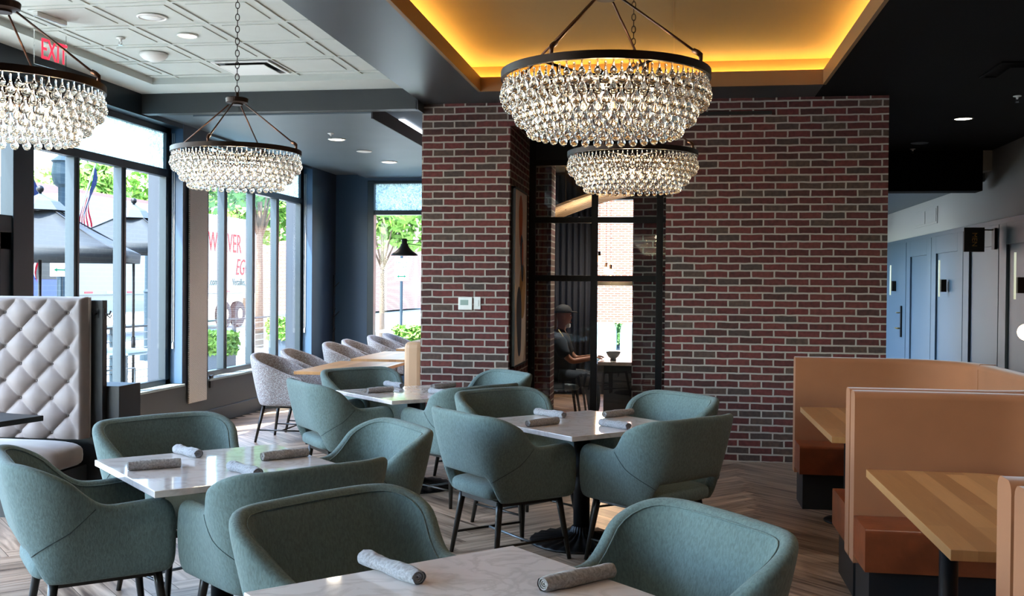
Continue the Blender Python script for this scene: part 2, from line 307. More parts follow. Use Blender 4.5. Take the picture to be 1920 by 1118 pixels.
def text(s, size, name, material, parent, loc, rot, extrude=.002, align='CENTER', shear=0., sx=1.):
    cu = bpy.data.curves.new(name, 'FONT'); cu.body = s; cu.size = size; cu.extrude = extrude; cu.align_x = align; cu.align_y = 'CENTER'; cu.shear = shear
    cu.materials.append(MATS[material]); cu.resolution_u = 3
    tmp = bpy.data.objects.new(name, cu); COL.objects.link(tmp); dg = bpy.context.evaluated_depsgraph_get(); me = bpy.data.meshes.new_from_object(tmp.evaluated_get(dg))
    bpy.data.objects.remove(tmp); bpy.data.curves.remove(cu)
    o = bpy.data.objects.new(name, me); COL.objects.link(o); o.parent = parent; o.location = loc; o.rotation_euler = rot; o.scale = (sx, 1, 1); return o
def smoothstep(a, b, x):
    t = max(0, min(1, (x - a) / (b - a))); return t * t * (3 - 2 * t)

# ------------------------------------------------------------------ room shell
WX, FX = -5.2, -5.37          # inner wall face and glazing plane on the window side
# floor: herringbone of wood-look planks at 45 degrees
def build_floor():
    w, Ln, g = .15, .9, .0016; vs, fs, uvs, rn = [], [], [], []
    ca = cos(pi / 4)
    def clipbox(x, y): return -5.25 < x < 4.0 and -1.0 < y < 16.5
    def plank(a0, a1, b0, b1, horiz):
        cx, cy_ = (a0 + a1) / 2, (b0 + b1) / 2
        X, Y = (cx - cy_) * ca, (cx + cy_) * ca
        if not clipbox(X, Y): return
        o = len(vs); R_ = random.random()
        for a, b_ in ((a0 + g, b0 + g), (a1 - g, b0 + g), (a1 - g, b1 - g), (a0 + g, b1 - g)):
            vs.append(((a - b_) * ca, (a + b_) * ca, 0.0))
        fs.append((o, o + 1, o + 2, o + 3)); rn.append(R_)
        uvs.extend([(0, 0), (Ln, 0), (Ln, w), (0, w)] if horiz else [(0, w), (0, 0), (Ln, 0), (Ln, w)])
    for k in range(-140, 200):
        for q in range(-14, 14):
            ox, oy = k * w + q * Ln, k * w - q * Ln
            plank(ox, ox + Ln, oy, oy + w, True)
            plank(ox + Ln, ox + Ln + w, oy + w - Ln, oy + w, False)
    me = bpy.data.meshes.new('floor'); me.from_pydata(vs, [], fs); me.update()
    ul = me.uv_layers.new(name='UVMap'); ul.data.foreach_set('uv', [c for p in uvs for c in p])
    ca_ = me.color_attributes.new(name='rnd', type='FLOAT_COLOR', domain='CORNER')
    ca_.data.foreach_set('color', [c for R_ in rn for _ in range(4) for c in (R_, R_, R_, 1)])
    me.materials.append(MATS['floor_plank']); o = bpy.data.objects.new('floor', me); COL.objects.link(o); o['kind'] = 'structure'
build_floor()
struct('trim_1', B(-5.3, 4.2, -3.2, 22, -.06, -.003), 'grout')                     # slab and grout under the planks
struct('wall_back', B(-5.6, 4.1, -3.2, -3.0, 0, 3.7), 'navy_dark')

# brick wall at the far side of the dining room, opening for the glazed partition
bm = MB(); bm.box(-2.42, -1.566, 9.8, 11.1, 0, 3.4); struct('wall_brick_left', bm, 'brick_x')
bm = MB(); bm.box(-.09, 1.89, 9.8, 11.1, 0, 3.4); struct('wall_brick_right', bm, 'brick_x')
struct('wall_brick_header', B(-1.566, -.09, 9.8, 10.05, 3.13, 3.4), 'brick_x')
struct('wall_brick_return', B(-1.566, -1.56, 9.815, 11.1, 0, 3.25), 'brick_y')
struct('wall_brick_side', B(-2.43, -2.42, 9.815, 15.5, 0, 3.3), 'brick_y')
struct('trim_2', B(-1.56, -.09, 10.05, 11.1, 3.22, 3.4), 'black_ceiling')
struct('trim_3', B(.2, .86, 9.77, 9.798, 3.195, 3.225), 'black_paint')             # rail on the brick

# window-side wall: knee walls, piers, heads
def wall_left():
    k = MB()
    k.box(-5.55, WX, 7.9, 10.44, 0, .5); k.box(-5.55, WX, 10.44, 11.25, 0, .5); k.box(-5.55, WX, 11.25, 14.45, 0, .5)
    struct('wall_left', k, 'charcoal_paint')
    p = MB(); p.box(-5.6, WX, 10.44, 11.06, .5, 3.46); struct('wall_left_pier', p, 'navy_dark')
    p = MB(); p.box(-5.6, WX, 14.45, 15.5, 0, 3.46); struct('wall_left_end', p, 'navy_dark')
    j = MB(); j.box(-5.33, WX + .002, 10.43, 10.439, .53, 3.3); j.box(-5.33, WX + .002, 14.435, 14.449, .53, 3.3); struct('trim_4', j, 'navy_paint')
    h = MB(); h.box(-5.6, WX, -3, 10.44, 3.25, 3.7); h.box(-5.6, WX, 11.06, 14.45, 3.27, 3.46); struct('trim_5', h, 'frame_dark')
    s = MB(); s.box(FX, WX + .03, 7.9, 10.45, .5, .525); s.box(FX, WX + .03, 11.06, 14.45, .5, .525); struct('trim_6', s, 'sill_stone', bevel=.004)
    b_ = MB(); b_.box(WX, WX + .018, 7.9, 14.45, 0, .17); struct('baseboard_left', b_, 'charcoal_paint', bevel=.006)
wall_left()
def window(name, y0, y1, z0, z1, mull, zt, door=False):
    r_ = sroot(name); r_['label'] = 'tall dark-framed shopfront window with patterned film along its top'
    f = MB(); f.box(FX - .05, FX + .03, y0, y1, z0, z0 + .06); f.box(FX - .05, FX + .03, y0, y1, z1 - .06, z1)
    f.box(FX - .05, FX + .03, y0, y0 + .06, z0, z1); f.box(FX - .05, FX + .03, y1 - .1, y1, z0, z1); f.box(FX - .05, FX + .035, y0, y1, zt - .04, zt + .04)
    f.obj('window_frame', 'frame_dark', r_, bevel=.004)
    for my in mull:
        mm = B(FX - .06, FX + .03, my, my + .075, z0 + .06, zt - .04).obj('mullion', 'frame_alu', r_, bevel=.004)
        B(FX + .0301, FX + .036, my + .045, my + .076, z0 + .06, zt - .04).obj('mullion_cover', 'frame_dark', mm)
    B(FX - .012, FX - .006, y0, y1, z0, zt).obj('pane', 'window_glass', r_)
    B(FX - .012, FX - .006, y0, y1, zt, z1).obj('patterned_pane', 'patterned_film', r_)
    return r_
window('window_1', 7.98, 10.44, .52, 3.25, [8.63, 9.44], 2.77)
window('window_2', 11.06, 14.45, .52, 3.27, [11.78, 12.62, 13.43], 2.8)
# door bay nearer the camera, then more glazing toward the camera's own side
dr = sroot('door_1')
f = MB()
for y in (4.2, 5.6, 7.0): f.box(FX - .06, FX + .05, y, y + .12, 0, 3.25)
f.box(FX - .06, FX + .06, 7.72, 7.98, 0, 3.25); f.box(FX - .05, FX + .05, 4.2, 7.98, 2.0, 2.14); f.box(FX - .05, FX + .05, 4.2, 7.98, 3.18, 3.25)
f.box(FX - .04, FX + .04, 7.12, 7.72, 1.86, 2.0); f.box(FX - .04, FX + .04, 7.58, 7.72, 0, 2.0); f.box(FX - .04, FX + .04, 7.12, 7.24, 0, 2.0); f.box(FX - .04, FX + .04, 7.12, 7.72, 0, .25)
f.obj('door_frame', 'frame_dark', dr, bevel=.005)
B(FX - .012, FX - .006, 4.2, 7.98, .05, 3.2).obj('pane', 'window_glass', dr)
window('window_3', -3, 4.2, .52, 3.25, [-1.5, 0, 1.5, 3], 2.77)
struct('wall_left_near', B(-5.55, WX, -3, 4.2, 0, .5), 'charcoal_paint')

# far wall of the bay with its window
k = MB(); k.box(-5.6, -4.66, 15.5, 15.7, 0, 3.35); k.box(-4.66, -2.43, 15.5, 15.7, 0, .55); k.box(-4.66, -2.43, 15.5, 15.7, 3.2, 3.35); struct('wall_far', k, 'navy_paint')
w4 = sroot('window_4'); f = MB(); f.box(-4.68, -4.58, 15.46, 15.6, .55, 3.2); f.box(-4.58, -2.43, 15.48, 15.6, 2.68, 2.75); f.box(-4.58, -2.43, 15.48, 15.6, .55, .6); f.box(-4.58, -2.43, 15.48, 15.6, 3.16, 3.2); f.box(-2.52, -2.43, 15.48, 15.6, .6, 3.2)
f.obj('window_frame', 'frame_dark', w4, bevel=.004)
B(-4.58, -2.5, 15.55, 15.556, .6, 2.7).obj('pane', 'window_glass', w4); B(-4.58, -2.5, 15.55, 15.556, 2.72, 3.18).obj('patterned_pane', 'patterned_film', w4)

# ceilings
ZT = 3.52
c = B(-4.85, -2.38, -3, 9.12, ZT, ZT + .05); struct('ceiling', c, 'ceiling_white')
g_ = MB()
ys = [7.24 + .59 * i for i in range(-17, 4)]; xs = [-4.6, -4.01, -3.42, -2.83]
for x in xs: g_.box(x - .012, x + .012, -3, 9.12, ZT - .009, ZT - .0005)
for y in ys: g_.box(-4.85, -2.4, y - .012, y + .012, ZT - .0088, ZT - .0005)
struct('trim_7', g_, 'ceiling_white')
g_ = MB()
for i in range(-1, 5):
    xa = -4.6 + .59 * (i - 0)
    for y in ys[:-1]:
        x0, x1, y0, y1 = xa + .075, xa + .515, y + .075, y + .515
        if i == -1: x0 = -4.8; x1 = -4.66
        if x1 > -2.4: continue
        g_.box(x0, x1, y0, y1, ZT - .007, ZT - .0004)
struct('trim_8', g_, 'ceiling_white', bevel=.003)
bd = MB(); bd.box(-5.2, -4.85, -3, 9.56, 3.46, 3.6); bd.box(-4.85, -2.38, 9.12, 9.56, 3.46, 3.6); struct('trim_9', bd, 'ceiling_white')
# beam between the dining room and the bay
bm = MB(); bm.box(-5.2, -2.42, 9.56, 9.68, 3.265, 3.6); bm.box(-2.43, -2.41, 9.56, 9.8, 3.26, 3.349); struct('trim_10', bm, 'charcoal_paint')
# soffit and tray with cove
s = MB(); s.box(-2.41, -1.75, -3, 9.8, 3.35, 3.46); s.box(-1.75, 1.24, 9.21, 9.8, 3.35, 3.46); s.box(-1.75, 1.24, -3, .6, 3.35, 3.46)
struct('trim_11', s, 'soffit_grey')
struct('ceiling_right', MB().box(1.24, 4.1, -3, 13.78, 3.35, 3.46), 'black_ceiling')
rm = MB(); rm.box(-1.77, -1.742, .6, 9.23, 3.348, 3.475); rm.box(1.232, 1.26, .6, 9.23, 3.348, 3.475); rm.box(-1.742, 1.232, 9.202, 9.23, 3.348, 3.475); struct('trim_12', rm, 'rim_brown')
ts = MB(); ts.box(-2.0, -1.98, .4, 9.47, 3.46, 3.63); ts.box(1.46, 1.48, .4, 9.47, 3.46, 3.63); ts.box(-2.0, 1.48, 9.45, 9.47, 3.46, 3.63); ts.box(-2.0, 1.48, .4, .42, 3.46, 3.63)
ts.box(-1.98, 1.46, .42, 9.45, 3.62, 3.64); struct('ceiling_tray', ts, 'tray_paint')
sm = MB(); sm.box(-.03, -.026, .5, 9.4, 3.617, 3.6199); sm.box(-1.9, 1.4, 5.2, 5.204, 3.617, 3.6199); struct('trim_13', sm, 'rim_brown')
ld = MB(); ld.box(-1.95, -1.93, .5, 9.42, 3.463, 3.475); ld.box(1.41, 1.43, .5, 9.42, 3.463, 3.475); ld.box(-1.93, 1.41, 9.4, 9.42, 3.463, 3.475)
tag(ld.obj('cove_light_strip', 'cove_led'), 'warm amber light strip glowing in the ceiling tray cove', 'light strip')
# bay ceilings
struct('ceiling_bay', B(-4.72, -2.9, 9.68, 15.5, 3.25, 3.33), 'lower_ceiling')
struct('trim_14', B(-5.2, -4.72, 9.68, 15.5, 3.3, 3.4), 'lower_ceiling')
struct('trim_15', B(-3.5, -2.42, 9.68, 15.5, 3.5, 3.58), 'lower_ceiling')
struct('trim_16', B(-2.9, -2.885, 9.68, 15.5, 3.2, 3.34), 'black_paint')
ln = MB(); ln.box(-3.29, -3.22, 11.6, 15.3, 3.485, 3.499); ln.box(-3.15, -3.08, 11.6, 15.3, 3.485, 3.499)
tag(ln.obj('linear_light', 'led_cool'), 'long twin-line light set in the raised ceiling slot beside the brick', 'light')
struct('trim_17', B(-5.6, 4.1, -3, 15.8, 3.64, 3.72), 'black_ceiling')            # deck above everything

# right-hand hall
struct('wall_right', B(3.9, 4.05, -3, 20.6, 0, 2.465), 'hall_blue'); struct('wall_right_upper', B(3.9, 4.05, -3, 20.6, 2.465, 3.46), 'hall_white')
struct('trim_18', B(3.875, 3.9, -3, 20.6, 2.40, 2.465), 'hall_blue', bevel=.004)
struct('wall_hall_end', B(1.5, 4.1, 20.6, 20.8, 0, 3.5), 'hall_white')
struct('wall_hall_left', MB().box(1.75, 1.89, 11.1, 15.8, 0, 3.46).box(1.75, 1.89, 15.8, 20.6, 2.7, 3.46).box(1.75, 1.89, 15.8, 20.6, 0, .3), 'navy_dark')
w6 = sroot('window_6'); f = MB()
for y in (15.8, 17.4, 19.0, 20.54): f.box(1.78, 1.86, y, y + .06, .3, 2.7)
f.obj('window_frame', 'frame_dark', w6); B(1.81, 1.816, 15.8, 20.6, .3, 2.7).obj('pane', 'window_glass', w6)
struct('trim_19', B(1.89, 3.79, 13.78, 14.1, 2.845, 3.46), 'black_ceiling'); struct('trim_20', B(3.79, 3.9, 13.78, 14.1, 3.1, 3.46), 'hall_white')
struct('ceiling_hall', B(1.75, 4.0, 14.1, 20.6, 2.99, 3.1), 'lower_ceiling')
struct('trim_21', B(1.89, 4.0, 12.9, 13.78, 3.352, 3.46), 'black_ceiling')
# panel mouldings on the hall wall (raised stiles and rails around flat fields)
pm = MB(); edges = [4.2, 6.6, 9.0, 11.5, 13.37, 14.95, 16.74, 18.47, 20.3]
for a, b_ in zip(edges[:-1], edges[1:]):
    pm.box(3.872, 3.9, a + .012, a + .29, 0, 2.40); pm.box(3.872, 3.9, b_ - .29, b_ - .012, 0, 2.40); pm.box(3.8721, 3.9, a + .29, b_ - .29, 2.145, 2.40); pm.box(3.8721, 3.9, a + .29, b_ - .29, 0, .32)
struct('trim_22', pm, 'hall_blue', bevel=.003)
d2 = sroot('door_2'); B(3.868, 3.8715, 18.49, 20.29, .02, 2.39).obj('door_edge', 'hall_blue', d2)
hp = B(3.84, 3.868, 18.72, 18.78, .78, 1.32).obj('door_handle', 'black_metal', d2, bevel=.004)
MB().tube([(3.86, 18.77, .93), (3.80, 18.77, .93), (3.80, 18.98, .93)], .014).tube([(3.86, 18.77, 1.2), (3.80, 18.77, 1.2), (3.80, 18.9, 1.2)], .01).obj('lever', 'brass', hp, smooth=True)

# ------------------------------------------------------------------ private dining room behind the glazed partition
struct('wall_room_back', MB().box(-2.42, -1.2, 15.5, 15.7, 0, 3.3).box(-.55, 1.75, 15.5, 15.7, 0, 3.3).box(-1.2, -.55, 15.5, 15.7, 2.9, 3.3).box(-1.2, -.55, 15.5, 15.7, 0, .45), 'navy_dark')
struct('wall_room_left', B(-2.42, -2.4, 11.1, 15.5, 0, 3.3), 'navy_dark'); struct('wall_room_right', B(1.72, 1.75, 11.1, 15.5, 0, 3.3), 'navy_dark')
struct('ceiling_room', B(-2.42, 1.75, 11.1, 15.5, 3.3, 3.4), 'lower_ceiling')
struct('wall_brick_pier', MB().box(-1.52, -1.345, 11.32, 11.7, 0, 3.25).box(-.455, .1, 11.32, 11.7, 0, 3.25), 'brick_x')
w5 = sroot('window_5'); MB().box(-1.2, -1.15, 15.5, 15.6, .45, 2.9).box(-.6, -.55, 15.5, 15.6, .45, 2.9).box(-1.15, -.6, 15.5, 15.6, 1.62, 1.68).obj('window_frame', 'frame_dark', w5)
B(-1.15, -.6, 15.55, 15.556, .45, 2.9).obj('pane', 'window_glass', w5)
cu = MB(); P = []
for i in range(90):
    x = -2.35 + i * 1.15 / 89; P.append([(x, 15.36 + .035 * sin(i * .9), .03), (x, 15.36 + .035 * sin(i * .9 + .3), 3.25)])
cu.grid(P); cb_ = cu.obj('curtain', 'curtain', smooth=True); tag(cb_, 'dark navy floor-length curtain on the back wall of the glazed room', 'curtain')
sm_ = cb_.modifiers.new('thick', 'SOLIDIFY'); sm_.thickness = .006

# glazed partition with steel-look grid and sliding door
gp = sroot('door_3')
f = MB(); YP = 11.1; x0, x1 = -1.56, -.093; mx_ = -.853
for (a, b_) in ((x0, x0 + .07), (mx_ - .035, mx_ + .035), (-.2, -.13)): f.box(a, b_, YP, YP + .05, 0, 3.22)
for z in (3.16, 2.93, 2.315, 1.69, .05): f.box(x0, x1, YP + .001, YP + .049, z - .032, z + .032)
f.obj('door_frame', 'black_metal', gp, bevel=.003)
B(x0, x1, YP + .001, YP + .049, 2.96, 3.14).obj('header_panel', 'black_paint', gp)
B(x0, x1, YP + .022, YP + .028, 0, 2.95).obj('pane', 'partition_glass', gp)
MB().tube([(x0 + .05, YP - .005, .72), (x0 + .05, YP - .05, .74), (x0 + .05, YP - .05, 1.12), (x0 + .05, YP - .005, 1.14)], .011).obj('door_handle', 'black_metal', gp, smooth=True)

# abstract canvas on the brick return
pt = thing('wall_art', 'tall narrow abstract canvas with orange, navy and ochre shapes beside the glazed door', 'painting', (-1.56, 10.28, .83))
MB().box(0, .035, -.40, .40, 0, 1.71).obj('canvas', 'canvas', pt)
fr_ = MB().box(0, .042, -.42, -.40, -.02, 1.73).box(0, .042, .40, .42, -.02, 1.73).box(0, .042, -.42, .42, -.02, 0).box(0, .042, -.42, .42, 1.71, 1.73).obj('picture_frame', 'black_paint', pt)
def blob(cy_, cz, ry, rz_, m_, d, tilt=0):
    pts = []
    for i in range(28):
        a = 2 * pi * i / 28; y, z = ry * cos(a) * (1 + .12 * sin(3 * a)), rz_ * sin(a) * (1 + .08 * cos(2 * a))
        pts.append((.0352 + d, cy_ + y * cos(tilt) - z * sin(tilt), cz + y * sin(tilt) + z * cos(tilt)))
    MB().add(pts, [tuple(range(28))]).obj('painted_shape', m_, pt)
blob(-.02, 1.42, .12, .28, 'art_orange', .0004); blob(.08, 1.05, .10, .26, 'art_navy', .0008, .2); blob(.12, 1.1, .05, .13, 'art_orange', .0012)
blob(.14, .72, .2, .3, 'art_ochre', .0006); blob(-.08, .42, .16, .38, 'art_navy', .0010, .1); blob(-.1, 1.0, .05, .1, 'art_cream', .0014)

# thermostat and switch on the brick
tt = thing('thermostat', 'white thermostat with a grey display mounted on the brick wall', 'thermostat', (-1.985, 9.8, 1.43))
B(-.068, .068, -.022, 0, -.062, .062).obj('case', 'white_plastic', tt, bevel=.006); B(-.048, .03, -.0235, -.022, -.015, .035).obj('display', 'lcd', tt)
tt = thing('wall_switch', 'small white wall switch on the brick right of the thermostat', 'switch', (-1.872, 9.8, 1.435))
B(-.034, .034, -.008, 0, -.06, .06).obj('plate', 'white_plastic', tt, bevel=.003); B(-.014, .014, -.014, -.008, -.03, .03).obj('rocker', 'white_plastic', tt, bevel=.002)

# ------------------------------------------------------------------ upholstered armchair (teal with open back slot, tweed without)
SD = []
def shell_mesh(hw, yf, yb, R_, arm, back, zb_side, zb_back, slot_half, t0, slope, lean, open_slot=True, curl=0.):
    # path: right arm front -> back -> left arm front, outline points with outward normal
    path = []
    nS, nC, nB = 15, 8, 9
    def fr(i): return i / nS
    for i in range(nS): path.append((hw, yf - (yf - (-yb + R_)) * (fr(i) ** 1.25), 1, 0))
    for i in range(nC + 1):
        a = i / nC * pi / 2; path.append((hw - R_ + R_ * cos(a), -yb + R_ - R_ * sin(a), cos(a), -sin(a)))
    for i in range(1, nB): x = (hw - R_) * (1 - 2 * i / nB); path.append((x, -yb, 0, -1))
    left = [(-x, y, -nx, ny) for (x, y, nx, ny) in path[:nS + nC + 1]][::-1]; path += left
    P = []; SD.clear()
    for (x, y, nx, ny) in path:
        if y > -yb + R_: sd = R_ * pi / 2 + (y + yb - R_)
        elif y > -yb + 1e-4: sd = R_ * (pi / 2 - math.acos(max(-1, min(1, (abs(x) - hw + R_) / R_)))) if False else R_ * math.asin(max(0, min(1, (abs(x) - hw + R_) / R_)))
        else: sd = -(hw - R_ - abs(x))
        tt_ = (sd - slope[0]) / (slope[1] - slope[0]); kk = 1 - max(0, min(1, (1. if open_slot else .6) * smoothstep(0, 1, tt_) + (0. if open_slot else .4) * max(0, min(1, tt_)))); SD.append(sd)
        h = arm + (back - arm) * kk - .012 * smoothstep(yf, .02, y) * (1 - kk) + .004 * (1 - min(1, abs(x) / hw)) * (y < -.1)
        zb = zb_side
        if open_slot:
            k_ = smoothstep(slot_half + .035, slot_half - .0, abs(x)) if y < -yb + R_ * .75 else 0
            zb = zb_side + (zb_back - zb_side) * k_
        d = yf - y; r_ = .085
        if d < r_: h -= r_ - math.sqrt(max(0, r_ * r_ - (r_ - d) ** 2))
        r2 = .05
        if d < r2: zb += r2 - math.sqrt(max(0, r2 * r2 - (r2 - d) ** 2))
        pinch = 1. if d > .03 else .45 + .55 * math.sqrt(max(0, 1 - (1 - d / .03) ** 2))
        backness = smoothstep(.1, -yb + R_ * .4, y)
        def off(z):
            return (z - zb_side) * (.05 + (lean - .05) * backness) + .012 * sin(max(0, min(1, (z - zb_side) / (h - zb_side))) * pi) * (1 - backness * .3)
        T = t0
        prof = [(T * .25, zb + .001), (.0, zb + .014), (.0, zb + (h - zb) * .3), (0, zb + (h - zb) * .6), (0, h - .035), (.004, h - .014), (T * .25, h - .002), (T * .55, h), (T * .82, h - .005), (T * 1.0, h - .022),
                (T * 1.05, h - .07), (T * 1.08, zb + (h - zb) * .45), (T * 1.05, zb + .02), (T * .8, zb + .001)]
        row = []
        for (n_, z) in prof:
            c_ = T * .5; nn = c_ + (n_ - c_) * pinch; o_ = off(z) - nn
            row.append((x + nx * o_, y + ny * o_, z))
        P.append(row)
    m_ = MB(); m_.grid(P, closed_v=True); n_ = len(P[0]); k = len(P)
    m_.f.append(tuple(range(n_))[::-1]); m_.f.append(tuple(range((k - 1) * n_, k * n_)))
    return m_, P
def rbox(x0, x1, y0, y1, z0, z1, crown=0., n=8):
    # pillow: grid-subdivided box with crowned top
    m_ = MB(); 
    def sq(u): return math.copysign(abs(u) ** .5, u)
    P = []
    ax, ay, az = (x1 - x0) / 2, (y1 - y0) / 2, (z1 - z0) / 2; cx, cy_, cz = (x0 + x1) / 2, (y0 + y1) / 2, (z0 + z1) / 2
    for i in range(n * 2 + 1):
        ph = -pi / 2 + pi * i / (2 * n); row = []
        for j in range(n * 4):
            th = 2 * pi * j / (4 * n)
            f_ = lambda v, p: math.copysign(abs(v) ** p, v)
            cph = f_(cos(ph), .35); x = cx + ax * cph * f_(cos(th), .28); y = cy_ + ay * cph * f_(sin(th), .28); z = cz + az * f_(sin(ph), .55)
            if z > cz: z += crown * (1 - ((x - cx) / ax) ** 2) * (1 - ((y - cy_) / ay) ** 2)
            row.append((x, y, z))
        P.append(row)
    m_.grid(P, closed_v=True); return m_
def seam_tube(pts, r=.0022): return MB().tube(pts, r, n=5)
def make_armchair():
    t = thing('teal_armchair', '', 'chair')
    m_, P = shell_mesh(.30, .265, .285, .115, .700, .882, .375, .518, .232, .062, (.06, .345), .25)
    sh = m_.obj('shell', 'teal_fabric', t, sub=1)
    # piping along the inner top edge and the slanted seams
    pp = [P[i][9] for i in range(3, len(P) - 3)]
    seam_tube([(a, b_, c + .001) for a, b_, c in pp], .003).obj('piping', 'teal_fabric', sh, smooth=True)
    half = len(P) // 2; SDc = list(SD)
    for side in (0, 1):
        rng = range(0, half) if side == 0 else range(len(P) - 1, half, -1); q = []
        for k in range(13):
            u = k / 12; ts = .30 - .235 * u; zz = .70 - .20 * u; best = None
            idx = list(rng)
            for i0, i1 in zip(idx[:-1], idx[1:]):
                if SDc[i0] >= ts >= SDc[i1]:
                    f_ = (SDc[i0] - ts) / max(1e-6, SDc[i0] - SDc[i1]); row = [Vector(a_).lerp(Vector(b_), f_) for a_, b_ in zip(P[i0], P[i1])]
                    for j in range(1, 5):
                        if row[j].z <= zz <= row[j + 1].z: g_ = (zz - row[j].z) / (row[j + 1].z - row[j].z); best = row[j].lerp(row[j + 1], g_)
                    break
            if best: q.append(best + Vector((best.x, best.y, 0)).normalized() * .0006)
        if len(q) > 2: seam_tube(q, .0016).obj('seam', 'seam_dark', sh, smooth=True)
    rbox(-.245, .245, -.292, .27, .378, .478, .012).obj('seat', 'teal_fabric', t, smooth=True)
    MB().box(-.21, .21, -.22, -.19, .345, .376).box(-.21, .21, .19, .22, .345, .376).box(-.21, -.18, -.19, .19, .345, .376).box(.18, .21, -.19, .19, .345, .376).obj('seat_frame', 'chair_leg', t)
    for sx_, sy in ((1, 1), (-1, 1), (1, -1), (-1, -1)):
        MB().tube([(sx_ * .205, sy * .205, .372), (sx_ * .213, sy * .215, .30), (sx_ * .25, sy * .256, .0)], [.0205, .0195, .0125], n=12).obj('leg', 'chair_leg', t, smooth=True)
    for sx_ in (1, -1): MB().tube([(sx_ * .234, -.237, .125), (sx_ * .234, .237, .125)], .008, n=8).obj('stretcher', 'chair_leg', t, smooth=True)
    MB().tube([(-.234, 0, .125), (.234, 0, .125)], .008, n=8).obj('stretcher', 'steel_grey', t, smooth=True)['label'] = 'grey metal cross stretcher'
    return t
AC = make_armchair(); first = [True]
def chair(tc, dirx, diry, label, group, d=.592, da=0., dx=0., dy=0.):
    k = .70710678; x = tc[0] + dirx * k * d + dx; y = tc[1] + diry * k * d + dy; da = radians(da)
    rz = math.atan2(-diry, -dirx) - pi / 2 + da
    if first[0]:
        first[0] = False; AC.location = (x, y, 0); AC.rotation_euler = (0, 0, rz); AC['label'] = label; AC['group'] = group; return AC
    return dup(AC, (x, y, 0), rz, label, group)

T0, T1, T2, T3 = (-.516, 2.71), (-2.09, 4.61), (-.566, 6.51), (-2.045, 8.05)
G0, G1, G2, G3 = ('teal chairs at the nearest white table', 'teal chairs at the left white table', 'teal chairs at the centre white table', 'teal chairs at the far white table')
chair(T0, -1, 1, 'teal armchair at the nearest white table, back left of it, nearest the bottom edge', G0, d=.70, da=12, dx=.10)
chair(T0, 1, 1, 'teal armchair at the nearest white table, on its right, in front of the brown booths', G0, d=.62, da=-8, dx=-.04)
chair(T1, -1, -1, 'teal armchair seen from behind at the bottom left corner, below the tufted bench', G1, da=-4, dx=.03)
chair(T1, 1, -1, 'teal armchair between the left table and the nearest table, arm toward the camera', G1, da=6)
chair(T1, -1, 1, 'teal armchair behind the left white table beside the black bench panel', G1, d=.61, da=10, dx=.03, dy=.03)
chair(T1, 1, 1, 'teal armchair right of the left white table, its side turned to the room centre', G1, da=-8, dx=.02)
chair(T2, -1, -1, 'teal armchair seen from behind, front left of the centre white table', G2, da=-3, dx=.03)
chair(T2, 1, -1, 'teal armchair seen from behind, front right of the centre white table', G2, da=3, dx=.005)
chair(T2, -1, 1, 'teal armchair on the far left side of the centre table, facing the camera', G2, da=5, dx=.0)
chair(T2, 1, 1, 'teal armchair on the far right side of the centre table, against the brick wall', G2, da=-4, dx=-.04)
chair(T3, -1, -1, 'teal armchair seen from behind, front left of the far white table', G3, da=-6)
chair(T3, 1, -1, 'teal armchair front right of the far white table, partly behind the centre chairs', G3, da=8)
chair(T3, -1, 1, 'teal armchair far left of the far white table, in front of the wood table', G3, da=8)
chair(T3, 1, 1, 'teal armchair on the far right of the far white table, beside the glazed door', G3, da=-8)

def pedestal(t, h, rb=.325, rc=.052, ribs=24):
    m_ = MB(); n = ribs * 4; prof = [(rb, 0), (rb, .010), (rb * .97, .017), (rb * .7, .026), (rb * .4, .040), (rb * .22, .062), (rc + .01, .09), (rc + .004, .10)]
    P = []
    for i, (r_, z) in enumerate(prof):
        amp = .0 if i in (0, 1, 7) else .006
        P.append([(r_ * cos(2 * pi * j / n), r_ * sin(2 * pi * j / n), z + amp * cos(2 * pi * j * ribs / n)) for j in range(n)])
    m_.grid(P, closed_v=True); m_.f.append(tuple(range(n))[::-1])
    m_.obj('base', 'black_metal', t, smooth=True)
    MB().lathe([(rc, .085), (rc, h - .02)], n=28).obj('column', 'black_metal', t, smooth=True)
    MB().box(-.26, .26, -.03, .03, h - .022, h).box(-.03, .03, -.26, .26, h - .0219, h - .0001).obj('support_plate', 'black_metal', t)
def white_table(c, label):
    t = thing('square_table', label, 'table', (c[0], c[1], 0), pi / 4, 'square white quartz tables')
    B(-.46, .46, -.46, .46, .721, .75).obj('tabletop', 'quartz', t, bevel=.003); pedestal(t, .721); return t
white_table(T0, 'square white stone table at the bottom of the picture, nearest the camera')
white_table(T1, 'square white stone table at left reflecting the windows, below the hanging lamp')
white_table(T2, 'square white stone table in the centre in front of the glazed door')
white_table(T3, 'farthest square white stone table, in front of the wood tables')

